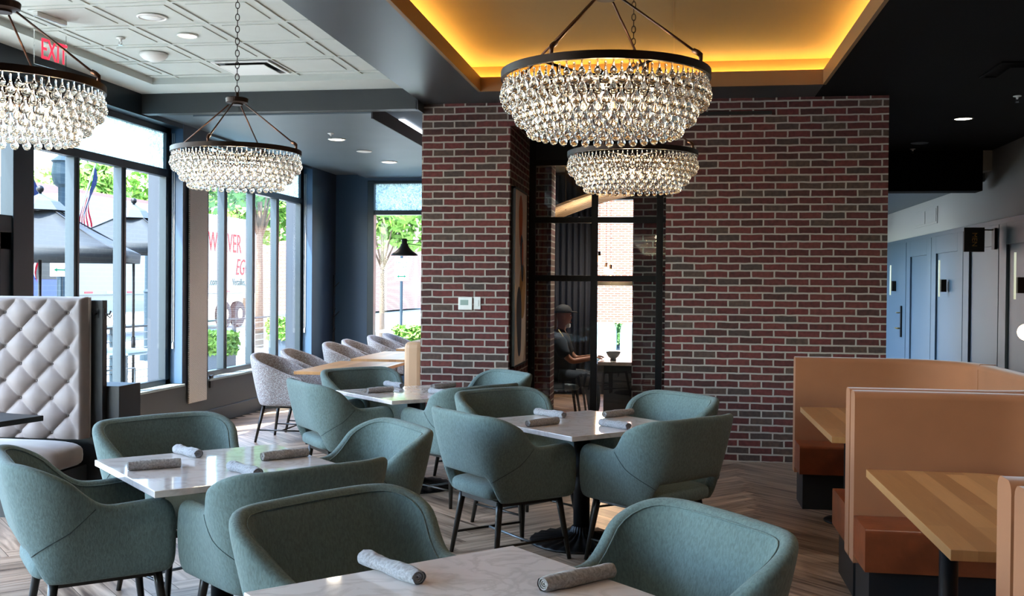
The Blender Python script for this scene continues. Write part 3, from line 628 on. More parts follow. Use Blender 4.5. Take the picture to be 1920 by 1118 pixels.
# rolled napkins
def make_napkin(seed, mname):
    rnd = random.Random(seed); m_ = MB(); n, k = 26, 34; Ln = .235; P = []
    for i in range(k + 1):
        u = i / k; y = -Ln / 2 + Ln * u; row = []
        e_ = min(u, 1 - u) * k; rr = .0235 * (1 - .10 * exp(-e_ * .8)) + .0018 * sin(u * 9 + seed)
        bend = .004 * sin(u * 3 + seed)
        for j in range(n):
            a = 2 * pi * j / n; w_ = noise.noise(Vector((cos(a) * 1.6 + seed, sin(a) * 1.6, u * 7)))
            r_ = rr * (1 + .10 * w_ + .03 * sin(6 * a + u * 26))
            # wrapped flap: step in radius along a diagonal
            st = (a - u * 3.0 - seed) % (2 * pi)
            r_ += .0022 * (1 - st / (2 * pi))
            row.append((r_ * cos(a) + bend, y, max(-.0215, r_ * sin(a) * .92)))
        P.append(row)
    m_.grid(P, closed_v=True)
    body = m_
    # spiral ends
    for s_, row in ((1, P[-1]), (-1, P[0])):
        y = row[0][1]; sp = []
        for i in range(60):
            a = i * .32; r_ = .0205 * (1 - i / 66); sp.append((r_ * cos(a), y - s_ * (.001 + .006 * (i / 60)), r_ * sin(a) * .9))
        m_.tube(sp, .0022, n=5)
        inner = [(x * .9, y - s_ * .012, z * .9) for x, _, z in row]; o_ = len(m_.v); m_.v += inner
        f_ = tuple(range(o_, o_ + n)); m_.f.append(f_ if s_ > 0 else f_[::-1])
    return m_.mesh('napkin_roll', mname)
NAP = [make_napkin(1.3, 'linen_light'), make_napkin(4.1, 'linen_grey')]
def napkin(p0, p1, label, grp, mi=None):
    a = Vector(p0); b_ = Vector(p1); c_ = (a + b_) / 2; d = b_ - a; rz = math.atan2(d.y, d.x) - pi / 2
    idx = mi if mi is not None else (0 if d.x * d.y < 0 else 1)
    o = bpy.data.objects.new('napkin_roll', NAP[idx]); COL.objects.link(o); o.location = (c_.x, c_.y, .75 + .0213); o.rotation_euler = (0, 0, rz)
    L_ = max(.85, min(1.25, d.length / .235)); o.scale = (1.06, L_, 1.0)
    tag(o, label, 'napkin', grp); return o
g = 'rolled napkins on the nearest white table'
napkin((-.924, 3.056), (-.709, 2.861), 'rolled pale grey linen napkin on the left half of the nearest table', g)
napkin((-.354, 2.858), (-.178, 3.045), 'rolled brown-grey linen napkin at the right edge of the nearest table', g)
g = 'rolled napkins on the left white table'
napkin((-2.435, 4.369), (-2.253, 4.508), 'rolled brown-grey napkin at the front left of the left table', g)
napkin((-2.455, 4.884), (-2.281, 4.752), 'rolled pale napkin at the back of the left table, near the far chair', g)
napkin((-1.992, 4.489), (-1.80, 4.33), 'rolled pale napkin at the front right of the left table, half behind a chair arm', g)
napkin((-1.949, 4.741), (-1.793, 4.921), 'rolled brown-grey napkin at the back right of the left table', g)
g = 'rolled napkins on the centre white table'
napkin((-.868, 6.209), (-.714, 6.40), 'rolled brown-grey napkin at the front left of the centre table', g)
napkin((-.898, 6.83), (-.70, 6.671), 'rolled pale napkin at the back left of the centre table', g)
napkin((-.445, 6.758), (-.277, 6.95), 'rolled brown-grey napkin at the back right of the centre table', g)
napkin((-.436, 6.381), (-.266, 6.22), 'rolled pale napkin at the front right of the centre table', g)
g = 'rolled napkins on the far white table'
napkin((-2.375, 7.876), (-2.222, 8.05), 'rolled brown-grey napkin at the front left of the far white table', g)
napkin((-2.40, 8.50), (-2.22, 8.33), 'rolled pale napkin at the back left of the far white table', g)
napkin((-1.892, 7.994), (-1.74, 7.87), 'rolled pale napkin at the front right of the far white table', g)
napkin((-1.953, 8.32), (-1.819, 8.52), 'rolled brown-grey napkin at the back right of the far white table', g)

# tweed armchairs by the bay windows and the wood tables
def make_tweed():
    t = thing('tweed_armchair', 'grey tweed armchair nearest the camera at the window-side wood table', 'chair', group='grey tweed armchairs along the bay windows')
    m_, P = shell_mesh(.295, .27, .29, .22, .66, .89, .37, .5, .2, .06, (.02, .66), .20, open_slot=False)
    sh = m_.obj('shell', 'tweed_fabric', t, sub=1)
    rbox(-.25, .25, -.24, .275, .378, .478, .012).obj('seat', 'tweed_fabric', t, smooth=True)
    B(-.21, .21, -.21, .21, .345, .372).obj('seat_frame', 'chair_leg', t)
    for sx_, sy in ((1, 1), (-1, 1), (1, -1), (-1, -1)):
        MB().tube([(sx_ * .205, sy * .205, .37), (sx_ * .262, sy * .272, .0)], [.02, .0125], n=10).obj('leg', 'chair_leg', t, smooth=True)
    for sx_ in (1, -1): MB().tube([(sx_ * .244, -.25, .125), (sx_ * .244, .25, .125)], .008, n=8).obj('stretcher', 'chair_leg', t, smooth=True)
    MB().tube([(-.244, 0, .125), (.244, 0, .125)], .008, n=8).obj('stretcher', 'chair_leg', t, smooth=True)
    return t
tw = make_tweed(); tw.location = (-3.90, 10.22, 0); tw.rotation_euler = (0, 0, -pi / 2)
for i, (y, lb) in enumerate(((10.98, 'grey tweed armchair, second from the camera at the nearest wood table'), (12.35, 'grey tweed armchair, third from the camera, at the middle wood table'),
                             (13.08, 'grey tweed armchair, fourth from the camera, in front of the dark corner'), (14.22, 'grey tweed armchair, fifth from the camera, left end of the far window'), (14.98, 'grey tweed armchair farthest from the camera, under the far window'))):
    dup(tw, (-3.88, y, 0), -pi / 2 + (.04, -.03, .05, 0, .03)[i], lb)
def wood_table(y0, y1, label):
    t = thing('wood_table', label, 'table', (-3.31, (y0 + y1) / 2, 0), 0, 'pale wood tables along the tan bench'); h = (y1 - y0) / 2
    B(-.37, .37, -h, h, .718, .75).obj('tabletop', 'butcher_block', t, bevel=.003)
    for s_ in (-1, 1):
        bb = MB().lathe([(.2, 0), (.2, .012), (.05, .03), (.035, .04), (.035, .70)], n=20).obj('leg', 'black_metal', t, smooth=True); bb.location = (0, s_ * (h - .3), 0)
        B(-.2, .2, -.03, .03, .70, .718).obj('support_plate', 'black_metal', t, loc=(0, s_ * (h - .3), 0))
wood_table(9.72, 11.16, 'nearest pale wood table in the bay, beside two tweed chairs'); wood_table(11.53, 12.95, 'middle pale wood table in the bay, second from the camera'); wood_table(13.5, 14.95, 'farthest pale wood table in the bay, under the far window')
bq = thing('wall_bench', 'tan upholstered wall bench behind the brick corner facing the bay windows', 'bench', (-2.54, 12.65, 0))
B(-.10, .10, -2.7, 2.7, .30, 1.045).obj('backrest', 'tan_vinyl', bq, bevel=.06); B(-.5, -.095, -2.66, 2.66, .30, .46).obj('seat', 'leather', bq, bevel=.03); B(-.44, .09, -2.66, 2.66, 0, .305).obj('base', 'black_paint', bq)

# ------------------------------------------------------------------ booths
def u_path(xl, yn, yf, xr, R_, n=16):
    pts = [(xl, yf)]
    for i in range(n + 1): a = pi / 2 - i / n * pi / 2; pts.append((xr - R_ + R_ * cos(a), yf - R_ + R_ * sin(a)))
    for i in range(n + 1): a = -i / n * pi / 2; pts.append((xr - R_ + R_ * cos(a), yn + R_ + R_ * sin(a)))
    pts.append((xl, yn)); return pts
def u_solid(outer, inner, z0, z1, rnd=.03):
    # sweep between two U outlines with rounded top edges
    P = []
    for (a, b_) in zip(outer, inner):
        a = Vector((a[0], a[1])); b_ = Vector((b_[0], b_[1])); d = (b_ - a); ln_ = d.length; d = d / ln_ if ln_ > 1e-6 else Vector((0, -1))
        prof = [(0, z0), (0, z1 - rnd), (rnd * .08, z1 - rnd * .6), (rnd * .3, z1 - rnd * .3), (rnd * .6, z1 - rnd * .08), (rnd, z1), (ln_ - rnd, z1), (ln_ - rnd * .6, z1 - rnd * .08), (ln_ - rnd * .3, z1 - rnd * .3), (ln_ - rnd * .08, z1 - rnd * .6), (ln_, z1 - rnd), (ln_, z0)]
        P.append([(a.x + d.x * s_, a.y + d.y * s_, z) for s_, z in prof])
    m_ = MB(); m_.grid(P, closed_v=True, flip=True); n_ = len(P[0]); m_.f.append(tuple(range(n_))); m_.f.append(tuple(range((len(P) - 1) * n_, len(P) * n_))[::-1]); return m_
def booth(yo, label, curve=True):
    # interior of the U: y from yo (near) to yo+2.34 (far)
    t = thing('booth', label, 'booth', (.9, yo + 1.17, 0), 0, 'curved leather booths along the right'); H = 1.17
    n = 12
    inner = u_path(0, -H, H, 1.16, .5); outer = u_path(0, -H - .122, H + .122, 1.29, .62); seat_in = u_path(0.0, -H + .44, H - .33, .72, .18)
    bk = u_solid(outer, inner, .22, 1.085, .035); o = bk.obj('backrest', 'booth_fabric', t, auto='sharp')
    st = u_solid([(x, y) for x, y in inner], seat_in, .262, .465, .02); st.obj('seat', 'leather', t, auto='sharp')
    bs_o = u_path(.03, -H - .1, H + .1, 1.25, .58); bs_i = u_path(.03, -H + .38, H - .27, .78, .2); u_solid(bs_o, bs_i, 0, .262, .001).obj('base', 'black_paint', t)
    for (x, y) in ((1.03, -.0), ):
        pass
    # vertical seams in the back cushion
    for i_ in (17,):
        a = outer[i_]; b2 = inner[i_]
        seam_tube([(b2[0], b2[1], .47), (b2[0] + .0, b2[1] + .0, 1.05), (b2[0] + .02, b2[1] + .03, 1.088), (a[0] - .02, a[1] - .02, 1.088)], .003).obj('seam', 'booth_fabric', o, smooth=True)
    return t
booth(5.70, 'far brown booth at the brick wall with its curved tan back')
booth(3.09, 'nearer brown booth on the right, its tan back panel behind the wood table')
booth(.48, 'nearest brown booth, only its tan back end showing at the right edge')
def booth_table(yo, label):
    t = thing('booth_table', label, 'table', (.9, yo + 1.25, 0), 0, 'wooden booth tables on the right'); y0, y1, x1, R_ = -.765, .76, .64, .16
    poly = [(0, y0), (x1 - R_, y0)] + [(x1 - R_ + R_ * cos(a), y0 + R_ + R_ * sin(a)) for a in [(-pi / 2 + i * pi / 12) for i in range(1, 7)]]
    poly += [(x1 - R_ + R_ * cos(a), y1 - R_ + R_ * sin(a)) for a in [i * pi / 12 for i in range(0, 7)]] + [(0, y1)]
    MB().prism(poly, .713, .75).obj('tabletop', 'butcher_block', t, bevel=.002)
    for yy in (-.45, .46):
        o = MB().lathe([(.17, 0), (.17, .01), (.1, .02), (.04, .05), (.04, .70)], n=28).obj('leg', 'black_metal', t, smooth=True); o.location = (.3, yy, 0)
    B(.1, .5, -.48, .49, .698, .713).obj('support_plate', 'black_metal', t)
booth_table(5.70, 'wood booth table half hidden behind the nearer booth back'); booth_table(3.09, 'striped wood booth table in the right foreground')

# ------------------------------------------------------------------ tufted bench, its partition and black table on the left
TBY = 6.44
tb = thing('tufted_bench', 'tall beige velvet bench with diamond-tufted back beside the windows', 'bench', (-4.09, 6.43, 0))
def tuft():
    sx_, sz = .243, .121; X0, X1, Z0, Z1 = -1.1, 0., .50, 1.50
    nx, nz = 176, 160; bx0, bz0 = -.128, 1.385
    # button lattice: columns every sx/2, alternating rows
    def field(x, z):
        u = (x - bx0) / (sx_ / 2); v = (z - bz0) / sz
        # lattice points where u,v integers with u+v even
        a = (u + v) / 2; b_ = (u - v) / 2
        da, db = abs(a - round(a)), abs(b_ - round(b_))
        d2 = (a - round(a)) ** 2 + (b_ - round(b_)) ** 2
        fold = exp(-(da / .045) ** 2) * .5 + exp(-(db / .045) ** 2) * .22
        pil = (max(0, sin(pi * (b_ - math.floor(b_)))) ** .42) * (.42 + .58 * max(0, sin(pi * (a - math.floor(a)))) ** .7)
        but = exp(-d2 / .006)
        wr = .06 * sin(math.atan2(b_ - round(b_), a - round(a)) * 9) * exp(-d2 / .05)
        return .048 * pil - .02 * but + .035 * wr + .004 * noise.noise(Vector((x * 9, z * 9, 0)))
    P = []
    for i in range(nx + 1):
        x = X0 + (X1 - X0) * i / nx; row = []
        for k in range(nz + 1):
            z = Z0 + (Z1 - Z0) * k / nz; e_ = min(X1 - x, Z1 - z) ; ed = min(1, e_ / .03); ef = math.sqrt(max(0, 1 - (1 - ed) ** 2))
            mix = smoothstep(.02, .1, X1 - x) * smoothstep(.0, .05, Z1 - z)
            y = -(.04 * ef + field(x, z) * mix + .035 * (1 - mix) * ef)
            row.append((x, .36 + y, z))
        P.append(row)
    m_ = MB(); m_.grid(P, flip=True); return m_, bx0, bz0, sx_, sz
m_, bx0, bz0, sx_, sz = tuft()
m_.box(-1.1, -.002, .355, .40, .50, 1.495)
bk = m_.obj('backrest', 'velvet_beige', tb, smooth=True)
for i in range(-8, 1):
    for k in range(-7, 2):
        if (i + k) % 2: continue
        x = bx0 + i * sx_ / 2; z = bz0 + k * sz
        if x < -1.05 or x > -.05 or z < .53 or z > 1.49: continue
        MB().lathe([(.0, .006), (.006, .005), (.009, 0)], n=10).obj('button', 'button', bk, smooth=True).matrix_local = Matrix.Translation((x, .325, z)) @ Matrix.Rotation(pi / 2, 4, 'X')
rbox(-1.12, .02, -.08, .34, .30, .49, .01).obj('seat', 'velvet_beige', tb, smooth=True)
B(-1.1, -.02, .0, .38, 0, .31).obj('base', 'black_paint', tb)
pw = thing('bench_partition', 'black painted panel with coat hooks behind the end of the tufted bench', 'partition', (-4.09, 6.85, 0))
B(-1.1, .075, 0, .06, 0, 1.475).obj('panel', 'black_paint', pw, bevel=.004); B(-1.1, .17, .06, .36, 0, .86).obj('low_cabinet', 'black_paint', pw, bevel=.004)
hk = MB().tube([(.076, .02, 1.38), (.115, .02, 1.375), (.125, .02, 1.40)], .006, n=7).tube([(.09, .02, 1.375), (.12, .02, 1.35), (.13, .02, 1.37)], .005, n=7).box(.075, .08, 0.005, .035, 1.34, 1.42); hk.obj('coat_hook', 'black_metal', pw, smooth=False)
hk = MB().tube([(.03, -.002, 1.38), (.03, -.04, 1.375), (.03, -.05, 1.40)], .006, n=7).box(.015, .045, -.005, 0, 1.35, 1.41); hk.obj('coat_hook', 'black_metal', pw)
kt = thing('black_table', 'dark table corner in front of the tufted bench at the left edge', 'table', (-4.45, 5.85, 0), radians(-12))
B(-.45, .42, -.33, .33, .715, .75).obj('tabletop', 'black_paint', kt, bevel=.004)
o = MB().lathe([(.25, 0), (.25, .012), (.06, .03), (.04, .05), (.04, .715)], n=24).obj('leg', 'black_metal', kt, smooth=True)

# hanging woven-metal panel on the pier
wp = thing('wall_panel', 'tall narrow woven-metal panel hanging on the dark pier between the windows', 'wall panel', (WX, 10.76, .3))
B(0.012, .03, -.215, .215, 0, 2.36).obj('grille', 'woven_metal', wp, bevel=.003); B(0, .012, -.2, .2, .05, 2.31).obj('backing', 'black_paint', wp)
tag(B(WX, WX + .02, 11.09, 11.16, .42, .56).obj('wall_box', 'black_paint'), 'small black box low on the pier beside the woven panel', 'box')
# shade cords
def cord(y, z0, label):
    t = thing('shade_cord', label, 'cord', (-5.31, y, 0), group='white bead cords of the window shades')
    MB().tube([(0, 0, 3.2), (0, 0, z0), (.01, -.004, z0 - .02), (.02, 0, z0), (.02, 0, 3.2)], .0035, n=6).obj('bead_chain', 'white_plastic', t, smooth=True)
    B(.0, .02, -.012, .012, z0 - .08, z0 - .015).obj('weight', 'white_plastic', t, bevel=.004)
cord(10.42, .98, 'white looped shade cord hanging on the jamb of the nearer window'); cord(14.42, .98, 'white looped shade cord hanging on the jamb of the farther window')
# coat rack on the dark end wall
cr = thing('coat_rack', 'thin black branch-like coat rack on the dark wall of the bay', 'coat rack', (-5.19, 15.3, 0))
MB().tube([(.03, 0, .25), (.03, 0, 1.75)], .009, n=8).obj('pole', 'black_metal', cr, smooth=True)
for z, s_ in ((1.55, 1), (1.15, -1), (1.1, 1), (.85, -1)): MB().tube([(.03, 0, z), (.09, s_ * .09, z + .09)], .006, n=6).obj('peg', 'black_metal', cr, smooth=True)
# black dome wall lamp
wl = thing('wall_lamp', 'black metal dome lamp on thin arms from the brick corner before the far window', 'lamp', (-2.70, 10.2, 1.9))
MB().lathe([(.135, 0), (.137, .006), (.12, .022), (.085, .045), (.055, .075), (.04, .10), (.038, .115), (.028, .12), (.028, .165), (.02, .172), (0, .172)], n=32).lathe([(.133, .001), (.1, .028), (.05, .06), (0, .07)], n=32).obj('lamp_shade', 'black_metal', wl, smooth=True)
MB().tube([(.02, 0, .15), (.28, 0, .155)], .004, n=6).tube([(.03, 0, .12), (.28, 0, .09)], .004, n=6).obj('arm', 'black_metal', wl, smooth=True)
MB().lathe([(0, -.0), (.02, .01), (.02, .04)], n=12).obj('bulb', 'white_plastic', wl, smooth=True)

# ------------------------------------------------------------------ crystal chandeliers
def drop_mesh():
    pr = [(0, -.0172), (.0065, -.0158), (.0120, -.0105), (.0152, -.002), (.0150, .004), (.0118, .012), (.0072, .020), (.0042, .029), (.0030, .040), (.0040, .049), (.0036, .054), (0, .056)]
    return MB().lathe(pr, n=12).mesh('crystal_drop', 'crystal')
DROP = drop_mesh()
ROWS = [(.374, -.040, 44, 0, .80), (.374, -.066, 44, .5, 1.08), (.366, -.094, 44, 0, .92), (.328, -.096, 40, 0, .85), (.328, -.124, 40, .5, 1.08), (.320, -.150, 40, 0, .95),
        (.282, -.140, 36, 0, .85), (.282, -.166, 36, .5, 1.02), (.274, -.192, 36, 0, 1.08)]
def make_chandelier():
    t = thing('chandelier', '', 'chandelier')
    n = 64
    def band(r_, z0, z1, th=.006): return MB().grid([[(rr * cos(2 * pi * j / n), rr * sin(2 * pi * j / n), z) for j in range(n)] for rr, z in ((r_, z0), (r_, z1), (r_ - th, z1), (r_ - th, z0))], closed_u=True, closed_v=True)
    band(.385, 0, .028, .014).obj('ring', 'bronze', t, auto='sharp')
    band(.33, -.046, -.038, .006).obj('tier_ring', 'bronze', t); band(.284, -.092, -.084, .006).obj('tier_ring', 'bronze', t); band(.15, -.05, -.04, .01).obj('tier_ring', 'bronze', t)
    sp = MB()
    for k in range(6):
        a = k * pi / 3; sp.tube([(0, 0, .0), (.37 * cos(a), .37 * sin(a), .006)], .005, n=6); 
        sp.tube([(.328 * cos(a), .328 * sin(a), .004), (.326 * cos(a), .326 * sin(a), -.042)], .003, n=5); sp.tube([(.3 * cos(a), .3 * sin(a), .004), (.282 * cos(a), .282 * sin(a), -.088)], .003, n=5)
    sp.obj('spokes', 'bronze', t, smooth=True)
    for k in range(6):
        a = k * pi / 3 + pi / 6; c_ = (.20 * cos(a), .20 * sin(a))
        so = MB().lathe([(.012, -.05), (.012, -.005)], (c_[0], c_[1], 0), 10).tube([(0, 0, .0), (c_[0], c_[1], -.002)], .005, n=6).obj('socket', 'bronze', t, smooth=True)
        MB().lathe([(0, -.112), (.006, -.104), (.0125, -.082), (.0125, -.070), (.008, -.05)], (c_[0], c_[1], 0), 12).obj('bulb', 'bulb', so, smooth=True)
    # suspension
    for k in range(4):
        a = k * pi / 2 + pi / 4 + .35; x, y = cos(a), sin(a)
        MB().tube([(x * .378, y * .378, .026), (x * .378, y * .378, .055)], .008, n=6).tube([(x * .378, y * .378, .05), (x * .365, y * .365, .062), (x * .35, y * .35, .07)], .010, n=6).tube([(x * .37, y * .37, .055), (x * .055, y * .055, .30)], .0048, n=6).obj('rod', 'rod_brown', t, smooth=True)
    MB().lathe([(0, .297), (.035, .297), (.035, .305), (.065, .312), (.068, .335), (.064, .340), (.012, .342), (.010, .372), (0, .372)], n=32).obj('hub', 'bronze', t, smooth=False)
    # drops: the hundred facing the camera as parts, the rest as one part
    cam_side = []; rest = []
    for ri, (r_, z, cnt, ph, s_) in enumerate(ROWS):
        for j in range(cnt):
            a = 2 * pi * (j + ph) / cnt; (cam_side if False else rest).append((r_ * cos(a), r_ * sin(a), z, s_, ri))
    key = lambda p: -p[1] + (.06 if p[4] in (1, 2, 8) else 0)
    rest.sort(key=key, reverse=True)
    for (x, y, z, s_, ri) in rest[:98]:
        o = bpy.data.objects.new('crystal_drop', DROP); COL.objects.link(o); o.parent = t; o.location = (x, y, z); o.scale = (s_, s_, s_)
    mm = MB(); dv = [tuple(v.co) for v in DROP.vertices]; df = [tuple(p.vertices) for p in DROP.polygons]
    for (x, y, z, s_, ri) in rest[98:]: mm.add([(x + a * s_, y + b_ * s_, z + c_ * s_) for a, b_, c_ in dv], df)
    o = mm.obj('crystal_drops', 'crystal', t, smooth=True); o['kind'] = 'stuff'
    return t
CH = make_chandelier(); CH.location = (-.262, 3.85, 2.361)
CHL = [(CH, 3.62, 'largest crystal chandelier, hanging in the amber-lit tray toward the camera')]
def chand(loc, label, zc):
    d_ = dup(CH, loc, math.atan2(loc[0], loc[1]) * -1, label); CHL.append((d_, zc, label)); return d_
CH['label'] = CHL[0][2]; CH['group'] = 'tiered crystal chandeliers'
chand((-.257, 6.2, 2.371), 'crystal chandelier below the tray in front of the brick wall and glazed door', 3.62)
chand((-2.62, 5.95, 2.381), 'crystal chandelier on a long chain in front of the left windows', ZT)
chand((-2.63, 3.75, 2.365), 'crystal chandelier cut by the left edge near the exit sign', ZT)
for (o, zc, lb) in CHL:
    h = zc - o.location[2]; m_ = MB(); z = .372; k = 0
    while z < h - .05:
        pts = []
        for i in range(12):
            a = 2 * pi * i / 12; u = .0115 * cos(a); v = .021 * sin(a); pts.append(((u, 0, z + .021 + v) if k % 2 == 0 else (0, u, z + .021 + v)))
        m_.tube(pts, .0027, n=5, closed=True); z += .036; k += 1
    m_.obj('chain', 'bronze', o, smooth=True)
    MB().lathe([(0, h - .045), (.02, h - .04), (.06, h - .02), (.065, h - .002), (0, h - .002)], n=28).obj('ceiling_canopy', 'bronze', o, smooth=True)
    pl = bpy.data.lights.new('chandelier_light', 'POINT'); pl.energy = 5; pl.color = (1, .74, .45); pl.shadow_soft_size = .06
    po = bpy.data.objects.new('chandelier_light', pl); COL.objects.link(po); po.parent = o; po.location = (0, 0, -.03)

# ------------------------------------------------------------------ ceiling fittings
def disc(name, label, loc, r_, lit=True, group=None, rim='white_plastic', face=None):
    t = thing(name, label, 'light' if lit else ('speaker' if name == 'ceiling_speaker' else 'ceiling disc'), loc, group=group)
    MB().lathe([(r_, 0), (r_ * 1.02, -.004), (r_ * .9, -.010), (r_ * .84, -.004), (r_ * .84, 0)], n=32).obj('trim_ring', rim, t, smooth=True)
    MB().lathe([(0, -.006 if lit else -.014), (r_ * .5, -.005 if lit else -.011), (r_ * .84, -.003)], n=32).obj('lens' if lit else 'cover', face or ('led_disc' if lit else rim), t, smooth=True)
    return t
g = 'round recessed downlights'
disc('downlight', 'round lit downlight in the white tiled ceiling', (-3.72, 7.53, ZT - .013), .078, True, g)
disc('downlight', 'lit downlight in the grey bay ceiling, nearer the beam', (-3.80, 11.35, 3.249), .10, True, g); disc('downlight', 'lit downlight in the grey bay ceiling, farther from the beam', (-3.79, 13.5, 3.249), .11, True, g)
disc('downlight', 'lit downlight in the black ceiling right of the brick wall', (2.884, 11.2, 3.349), .10, True, g, 'black_paint')
disc('ceiling_speaker', 'round white speaker in the tiled ceiling above the exit sign side, near the top', (-3.72, 6.98, ZT - .013), .105, False, None, 'white_plastic')
disc('ceiling_speaker', 'round flat white speaker between the two downlights of the bay ceiling', (-3.80, 12.4, 3.249), .095, False, None, 'white_plastic')
disc('ceiling_speaker', 'dark round speaker in the black ceiling behind the lit downlight', (2.861, 13.0, 3.349), .10, False, None, 'steel_grey')
dm = thing('ceiling_dome', 'bulging white dome fitting in the tiled ceiling beside the sprinkler', 'dome', (-4.30, 8.1, ZT - .013)); MB().lathe([(.115, 0), (.112, -.018), (.085, -.045), (.04, -.062), (0, -.066)], n=32).obj('dome', 'white_plastic', dm, smooth=True)
def spot(loc, e, c=(1, .89, .76), size=2.1):
    l_ = bpy.data.lights.new('downlight_beam', 'SPOT'); l_.energy = e; l_.color = c; l_.spot_size = size; l_.spot_blend = .8; l_.shadow_soft_size = .06
    o = bpy.data.objects.new('downlight_beam', l_); COL.objects.link(o); o.location = loc
for p_ in ((-3.72, 7.53, ZT - .04), (-3.8, 11.35, 3.22), (-3.79, 13.5, 3.22), (2.884, 11.2, 3.32)): spot(p_, 45)
for i_, (x, y, z) in enumerate(((-2.08, 1.2, 3.349), (1.9, 2.2, 3.349), (1.9, 5.2, 3.349), (2.7, 8.0, 3.349), (-.3, 12.9, 3.299), (-1.1, 12.2, 3.299), (2.9, 16.5, 2.989))):  # soffit, booth and glazed-room downlights are unseen, added as fill light
    disc('downlight', ('added fill downlight in the soffit above the nearest table', 'added fill downlight in the black ceiling above the nearest booth', 'added fill downlight in the black ceiling above the nearer booth', 'added fill downlight in the black ceiling above the far booth', 'added fill downlight in the glazed room above the table', 'added fill downlight in the glazed room near the slats', 'round downlight in the hall ceiling')[i_], (x, y, z), .09, True, g, 'black_paint'); spot((x, y, z - .03), 30 if i_ == 0 else (130 if i_ in (4, 5) else (22 if i_ == 3 else (28 if i_ in (1, 2) else 50))))
def sprinkler(loc, label):
    t = thing('sprinkler', label, 'sprinkler', loc, group='ceiling sprinklers'); MB().lathe([(0, 0), (.035, 0), (.035, -.006), (.012, -.012), (.008, -.03), (0, -.03)], n=16).obj('escutcheon', 'white_plastic', t, smooth=True)
    MB().tube([(-.012, 0, -.028), (-.012, 0, -.048), (0, 0, -.055), (.012, 0, -.048), (.012, 0, -.028)], .003, n=6).lathe([(0, -.056), (.016, -.056), (.016, -.059), (0, -.059)], n=14).obj('deflector', 'chrome', t, smooth=False)
sprinkler((-4.28, 7.54, ZT - .013), 'white sprinkler head in the tiled ceiling right of the exit sign'); sprinkler((-3.72, 10.9, 3.249), 'white sprinkler head in the grey bay ceiling near the downlights')
P_ = (3.02, 9.86); sprinkler((3.02, 9.95, 3.349), 'sprinkler head in the black ceiling at the right edge'); sprinkler((2.9, 13.55, 3.349), 'small dark sprinkler under the black ceiling before the hall bulkhead')
vt = thing('ceiling_vent', 'square white air diffuser in the tiled ceiling behind the chandelier chain', 'vent', (-3.70, 8.70, ZT - .013))
MB().box(-.26, .26, -.26, -.235, -.012, 0).box(-.26, .26, .235, .26, -.012, 0).box(-.26, -.235, -.235, .235, -.012, 0).box(.235, .26, -.235, .235, -.012, 0).obj('frame', 'white_plastic', vt)
B(-.2, .2, -.2, .2, -.028, -.022).obj('face_plate', 'white_plastic', vt, bevel=.002); B(-.235, .235, -.235, .235, -.004, -.001).obj('backing', 'black_paint', vt)
vt = thing('ceiling_vent', 'dark square air diffuser in the black ceiling at the right edge', 'vent', (2.75, 8.75, 3.349))
MB().box(-.3, .3, -.3, -.27, -.012, 0).box(-.3, .3, .27, .3, -.012, 0).box(-.3, -.27, -.27, .27, -.012, 0).box(.27, .3, -.27, .27, -.012, 0).obj('frame', 'black_ceiling', vt); B(-.2, .2, -.2, .2, -.028, -.02).obj('face_plate', 'black_ceiling', vt)
ex = thing('exit_sign', 'edge-lit red EXIT sign hanging from the ceiling at the upper left', 'sign', (-4.46, 6.90, 3.493), radians(82))
B(-.15, .15, -.02, .02, -.01, .02).obj('housing', 'white_plastic', ex, bevel=.004)
B(-.16, .16, -.004, .004, -.35, -.01).obj('panel', 'clear_acrylic', ex)
text('EXIT', .21, 'lettering', 'exit_red', ex, (.03, -.008, -.235), (pi / 2, 0, 0), .002, sx=.62)

# hall fittings
def sconce(y, label):
    t = thing('wall_sconce', label, 'wall lamp', (3.872, y, 1.66), group='tube sconces along the hall')
    B(-.075, 0, -.055, .055, -.09, .09).obj('bracket', 'bronze', t, bevel=.003); MB().tube([(-.09, -.0, -.16), (-.09, 0, .37)], .012, n=10).obj('glass_tube', 'sconce_tube', t, smooth=True)
sconce(15.85, 'brass tube sconce with pale light bar, left of the black blade sign'); sconce(19.3, 'brass tube sconce beside the lever door at the far end of the hall'); sconce(12.45, 'dim brass sconce on the dark hall panel at the right edge')
bs = thing('blade_sign', 'black square blade sign projecting from the hall wall on a short arm', 'sign', (3.872, 13.5, 2.22))
B(-.37, -.13, -.012, .012, -.15, .15).obj('panel', 'black_paint', bs, bevel=.003); MB().tube([(-.13, 0, .12), (0, 0, .12)], .008, n=8).obj('arm', 'black_metal', bs, smooth=True); B(-.03, 0, -.06, .06, -.12, .14).obj('bracket', 'black_metal', bs)
text('MEN', .085, 'lettering', 'art_ochre', bs, (-.25, -.0135, 0), (pi / 2, pi / 2, 0), .001)
av = thing('wall_vent', 'white two-part air grille on the pale band of the hall wall', 'vent', (3.9, 17.2, 2.735)); 
B(-.012, 0, -.72, .72, -.13, .13).obj('frame', 'hall_white', av, bevel=.004)
for s_ in (-1, 1): B(-.02, -.012, s_ * .35 - .32, s_ * .35 + .32, -.10, .10).obj('louvres', 'hall_white', av, bevel=.004)
gl = thing('globe_sconce', 'warm glowing globe light at the right edge of the hall wall', 'wall lamp', (3.872, 11.95, 1.15)); MB().lathe([(.05, 0), (.05, .01), (0, .01)], n=16).obj('bracket', 'brass', gl).rotation_euler = (0, -pi / 2, 0)
MB().lathe([(.09 * sin(pi * i / 12), -.09 * cos(pi * i / 12)) for i in range(13)], n=20).obj('globe', 'warm_globe', gl, smooth=True, loc=(-.12, 0, 0)); MB().tube([(-.1, 0, 0), (0, 0, 0)], .01).obj('arm', 'brass', gl)

